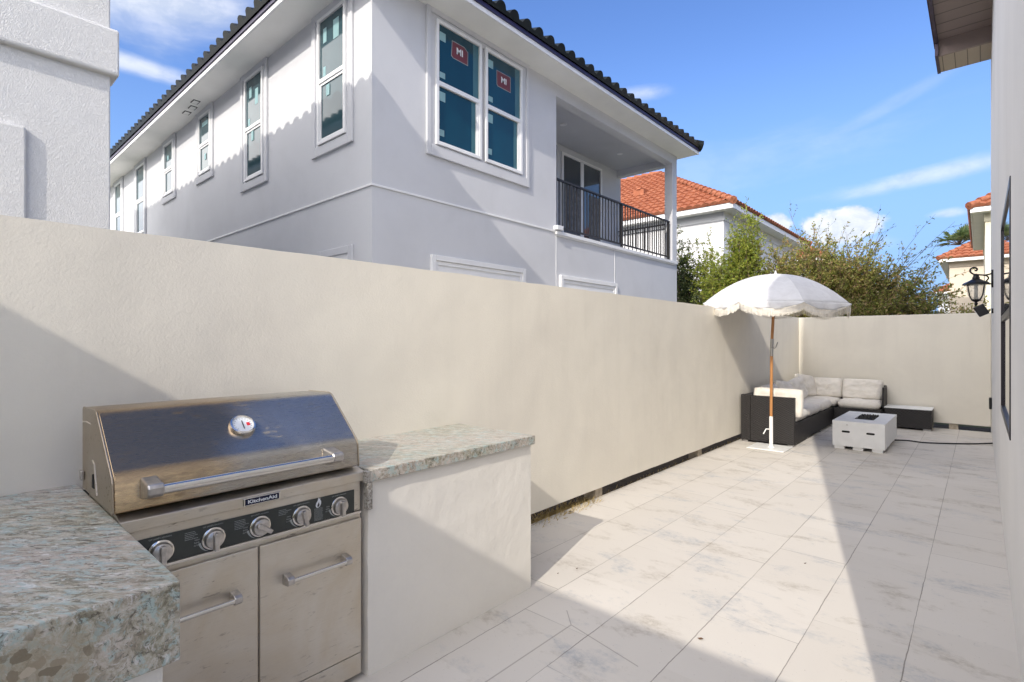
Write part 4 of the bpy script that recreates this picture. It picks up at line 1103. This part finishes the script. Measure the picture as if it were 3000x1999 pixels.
# scalloped valance
def val_len(th):
    a = ((th-ribs[0]) % (math.pi/4))/(math.pi/4)
    return .012+.088*math.sin(math.pi*a)**.75
vs_, fs = [], []; NV = 192
for i in range(NV):
    th = ribs[0]+2*math.pi*i/NV; r, z = can_pt(th, 1.0); L = val_len(th)
    wv = .012*math.sin(th*24)
    for j in range(4):
        q = j/3; vs_.append(((r+.004+wv*q+.01*q)*math.cos(th), (r+.004+wv*q+.01*q)*math.sin(th), z+.004-L*q))
for i in range(NV):
    for j in range(3):
        a, b = i*4+j, ((i+1) % NV)*4+j; fs.append((a, b, b+1, a+1))
m = MB(); m.add(vs_, fs); vl = m.build('valance', 'canopy', can, recalc=False, smooth=80); vl.data.transform(UM)
vl.modifiers.new('thick', 'SOLIDIFY').thickness = .002
m = MB(); NF = 780
for i in range(NF):
    th = ribs[0]+2*math.pi*(i+random.uniform(-.2, .2))/NF; r, z = can_pt(th, 1.0); L = val_len(th)
    r += .014; z0 = z-L+.006; ln_ = random.uniform(.080, .10); hw = .0028/r
    dth = random.gauss(0, .0015)
    for k_ in (0,):
        m.add([(r*math.cos(th-hw), r*math.sin(th-hw), z0), (r*math.cos(th+hw), r*math.sin(th+hw), z0), ((r+.003)*math.cos(th+hw*.7+dth), (r+.003)*math.sin(th+hw*.7+dth), z0-ln_), ((r+.003)*math.cos(th-hw*.7+dth), (r+.003)*math.sin(th-hw*.7+dth), z0-ln_)], [(0, 1, 2, 3)])
vs_, fs = [], []
for i in range(NV):      # braid above the tassels
    th = ribs[0]+2*math.pi*i/NV; r, z = can_pt(th, 1.0); L = val_len(th)
    for q in (0, 1): vs_.append(((r+.0165)*math.cos(th), (r+.0165)*math.sin(th), z-L+.012-.016*q))
for i in range(NV): a, b = i*2, ((i+1) % NV)*2; fs.append((a, b, b+1, a+1))
m.add(vs_, fs)
fg = m.build('fringe', 'fringe', can, recalc=False); fg.data.transform(UM); kind(fg, 'stuff') if False else None
for th in ribs:
    pts = []
    for j in range(8):
        r, z = can_pt(th, .06+.94*j/7); pts.append((r*math.cos(th), r*math.sin(th), z-.012))
    o = MB().tube(pts, .005, 6).build('rib', 'white_metal', U, smooth=60); o.data.transform(UM)
    r, z = can_pt(th, .5)
    o = MB().tube([(.03*math.cos(th), .03*math.sin(th), 1.98), (r*math.cos(th), r*math.sin(th), z-.02)], .004, 6).build('stretcher', 'white_metal', U); o.data.transform(UM)
o = MB().lathe([(.03, 2.41), (.03, 2.425), (.014, 2.432), (.01, 2.46), (0, 2.475)], (0, 0, 0), n=14).build('finial', 'white_metal', U, smooth=40); o.data.transform(UM)
m = MB()
th = ribs[7]-R_(10)
for q in range(3):
    r, z = can_pt(th+R_(1.3*q), .86); a = th+R_(1.3*q)
    m.box(r*math.cos(a)-.006, r*math.cos(a)+.006, r*math.sin(a)-.006, r*math.sin(a)+.006, z+.004, z+.008)
o = m.build('canopy_mark', 'ink_grey', can); o.data.transform(UM)

# ------------------------------------------------------------------ sofa
S = thing('sectional_sofa', 'black wicker corner sofa with cream seat cushions against the walls', 'sofa', (-2.3, 9.9, 0))
SX0, SX1, SY0, SYf = -2.675, -1.965, 8.15, 10.86
m = MB()
m.box(SX0, SX1, SY0+.085, 11.60, .03, .315).box(SX1, -1.26, SYf, 11.60, .03, .314)
m.build('base', 'wicker', S, bevel=.006)
MB().box(SX0, SX0+.13, SY0-.005, SY0+.10, .03, .705).box(SX0+.131, SX1+.012, SY0, SY0+.085, .03, .695).build('arm', 'wicker', S, bevel=.008)
MB().box(SX0, SX0+.085, SY0+.101, 11.60, .316, .70).build('back_panel', 'wicker', S, bevel=.008)
MB().box(SX0+.086, -1.26, 11.515, 11.60, .316, .70).build('back_panel', 'wicker', S, bevel=.008)
MB().box(-1.275, -1.247, 11.10, 11.514, .316, .69).build('arm', 'wicker', S, bevel=.008)
for (x, y) in ((SX0+.06, SY0+.05), (SX1-.04, SY0+.05), (SX1-.04, 9.0), (SX1-.04, 9.9), (SX1-.04, 10.7), (-1.32, SYf+.05)):
    MB().box(x-.035, x+.035, y-.035, y+.035, 0, .03).build('foot', 'alu', S)
def cushion_mb(w_, d_, t_, seed, crown=.25, p=4.0, wr=.012, n=22):
    """pillow box centred on origin, w along X, d along Y, t along Z"""
    mb = MB(); grid = {}
    vs_ = []; fs = []
    for side in (1, -1):
        base = len(vs_)
        for i in range(n+1):
            for j in range(n+1):
                u = -1+2*i/n; v = -1+2*j/n
                # rounded outline
                ex = (1-.05*abs(v)**p); ey = (1-.05*abs(u)**p)
                pr = ((1-abs(u)**p)*(1-abs(v)**p))
                h_ = t_/2*((1-crown)*max(0, pr)**.28+crown*max(0, pr)**.9)
                nz = mnoise.noise(Vector((u*2.2+seed, v*2.2, seed*1.7+side)))*wr*2+mnoise.noise(Vector((u*6+seed, v*5, seed+side)))*wr
                h_ += nz*max(0, pr)**.4
                vs_.append((u*ex*w_/2, v*ey*d_/2, side*h_))
        for i in range(n):
            for j in range(n):
                a = base+i*(n+1)+j
                f_ = (a, a+n+1, a+n+2, a+1)
                fs.append(f_ if side > 0 else f_[::-1])
    mb.add(vs_, fs); return mb
def cushion(name, parent, size, loc, rot=(0, 0, 0), seed=1, **k):
    mb = cushion_mb(*size, seed, **k)
    o = mb.build(name, 'cushion', parent, recalc=False)
    from mathutils import Euler
    mt = Matrix.Translation(loc) @ Euler([R_(a) for a in rot]).to_matrix().to_4x4()
    o.data.transform(mt)
    bm = bmesh.new(); bm.from_mesh(o.data); bmesh.ops.remove_doubles(bm, verts=bm.verts, dist=.0005); bm.to_mesh(o.data); bm.free()
    for p_ in o.data.polygons: p_.use_smooth = True
    return o
# seat cushions
for i, (y0, y1) in enumerate(((8.28, 9.13), (9.13, 9.98), (9.98, 10.86))):
    cushion('seat_cushion', S, (.64, y1-y0, .15), (-2.29, (y0+y1)/2, .385), seed=i+1, p=10, crown=.12, wr=.006)
cushion('seat_cushion', S, (.70, .64, .15), (-2.28, 11.19, .385), seed=5, p=10, crown=.12, wr=.006)
cushion('seat_cushion', S, (.63, .64, .15), (-1.60, 11.18, .385), seed=6, p=10, crown=.12, wr=.008)
# loose back cushions
gp = 'loose back cushions on the corner sofa'
def loose(lab, *a, **k):
    tag(cushion('back_cushion', None, *a, **k), lab, 'cushion', gp)
loose('cream cushion leaning on the sofa arm nearest the umbrella pole', (.68, .42, .13), (-2.22, 8.34, .60), (82, 0, 0), seed=11, p=6, crown=.25)
loose('first cream cushion along the long wall, just behind the umbrella pole', (.74, .40, .16), (-2.47, 8.90, .62), (72, 0, 90), seed=12, p=5)
loose('slouched cream cushion in the middle of the long sofa side', (.74, .40, .16), (-2.46, 9.70, .63), (70, 6, 90), seed=13, p=5)
loose('cream cushion of the long sofa side next to the corner', (.74, .40, .16), (-2.45, 10.45, .64), (72, -4, 90), seed=14, p=5)
loose('puffed cream cushion tucked in the sofa corner', (.50, .42, .16), (-2.47, 11.10, .66), (74, 8, 68), seed=15, p=5)
loose('cream cushion on the short sofa side, left of the pair', (.50, .37, .16), (-2.16, 11.38, .625), (76, 0, 0), seed=16, p=6)
loose('wide cream cushion at the right end of the short sofa side', (.63, .38, .17), (-1.60, 11.37, .62), (75, 0, 0), seed=17, p=6)

O = thing('ottoman', 'low black wicker bench with pale top at the right end of sofa', 'bench', (-.93, 11.3, 0))
MB().box(-1.245, -.60, 11.10, 11.58, .03, .345).build('base', 'wicker', O, bevel=.006)
MB().box(-1.248, -.595, 11.095, 11.585, .3455, .360).build('top', 'pit', O, bevel=.003)
for x in (-1.2, -.66): box('foot', 'alu', O, x-.05, x+.05, 11.11, 11.17, 0, .03)

# ------------------------------------------------------------------ fire pit
Fp = thing('fire_pit', 'white concrete fire pit table filled with black glass', 'fire pit', (-1.25, 9.1, 0))
x0, x1, y0, y1, zt = -1.55, -.945, 8.50, 9.80, .388
ix0, ix1, iy0, iy1 = -1.35, -1.115, 8.86, 9.52
m = MB()
m.box(x0, x1, y0, y0+.05, .045, .345).box(x0, x1, y1-.05, y1, .045, .345).box(x0, x0+.05, y0+.0501, y1-.0501, .045, .345).box(x1-.05, x1, y0+.0501, y1-.0501, .045, .345)
m.build('body', 'pit', Fp)
m = MB()
m.box(x0-.002, ix0, y0-.002, y1+.002, .3455, zt).box(ix1, x1+.002, y0-.002, y1+.002, .3455, zt).box(ix0, ix1, y0-.002, iy0, .3455, zt).box(ix0, ix1, iy1, y1+.002, .3455, zt)
m.build('top', 'pit', Fp)
MB().box(ix0-.02, ix1+.02, iy0-.02, iy1+.02, .335, .3449).build('tray', 'dark', Fp)
m = MB()
for _ in range(420):
    p = Vector((random.uniform(ix0+.01, ix1-.01), random.uniform(iy0+.01, iy1-.01), .355+random.uniform(0, .035))); s_ = random.uniform(.008, .017)
    vs_ = [p+Vector(d)*s_+rv(.002) for d in ((1, 0, 0), (-1, 0, 0), (0, 1, 0), (0, -1, 0), (0, 0, 1), (0, 0, -1))]
    m.add(vs_, [(0, 2, 4), (2, 1, 4), (1, 3, 4), (3, 0, 4), (2, 0, 5), (1, 2, 5), (3, 1, 5), (0, 3, 5)])
gl = m.build('fire_glass', 'pit_glass', Fp)
for xc_ in (-1.39, -1.105):
    pts = [(xc_+sx*.035+.014*math.cos(R_(a))*1, .245+.014*math.sin(R_(a))) for sx, rng in ((1, range(-90, 91, 30)), (-1, range(90, 271, 30))) for a in rng]
    MB().prism(pts, 'Y', y0-.0012, y0+.02).build('vent_slot', 'dark', Fp)
MB().box(-1.385, -1.365, y0-.003, y0+.001, .335, .345).build('bolt', 'alu', Fp)
for xx in (-1.47, -1.25, -1.03):
    MB().box(xx-.06, xx+.06, y0+.02, y0+.12, 0, .045).build('foot', 'pit', Fp)
    MB().box(xx-.06, xx+.06, y1-.12, y1-.02, 0, .045).build('foot', 'pit', Fp)
hs = MB().tube(curve([(-.96, 9.72, .012), (-.80, 9.80, .012), (-.627, 9.76, .012), (-.39, 9.88, .012), (-.1, 10.1, .012), (.15, 10.38, .012)]), .0095, 8).build('gas_hose', 'rubber', None, smooth=60)
tag(hs, 'thin black gas hose from the fire pit to the right wall', 'hose')

for o in bpy.data.objects:
    if '_w' in o.keys(): del o['_w']
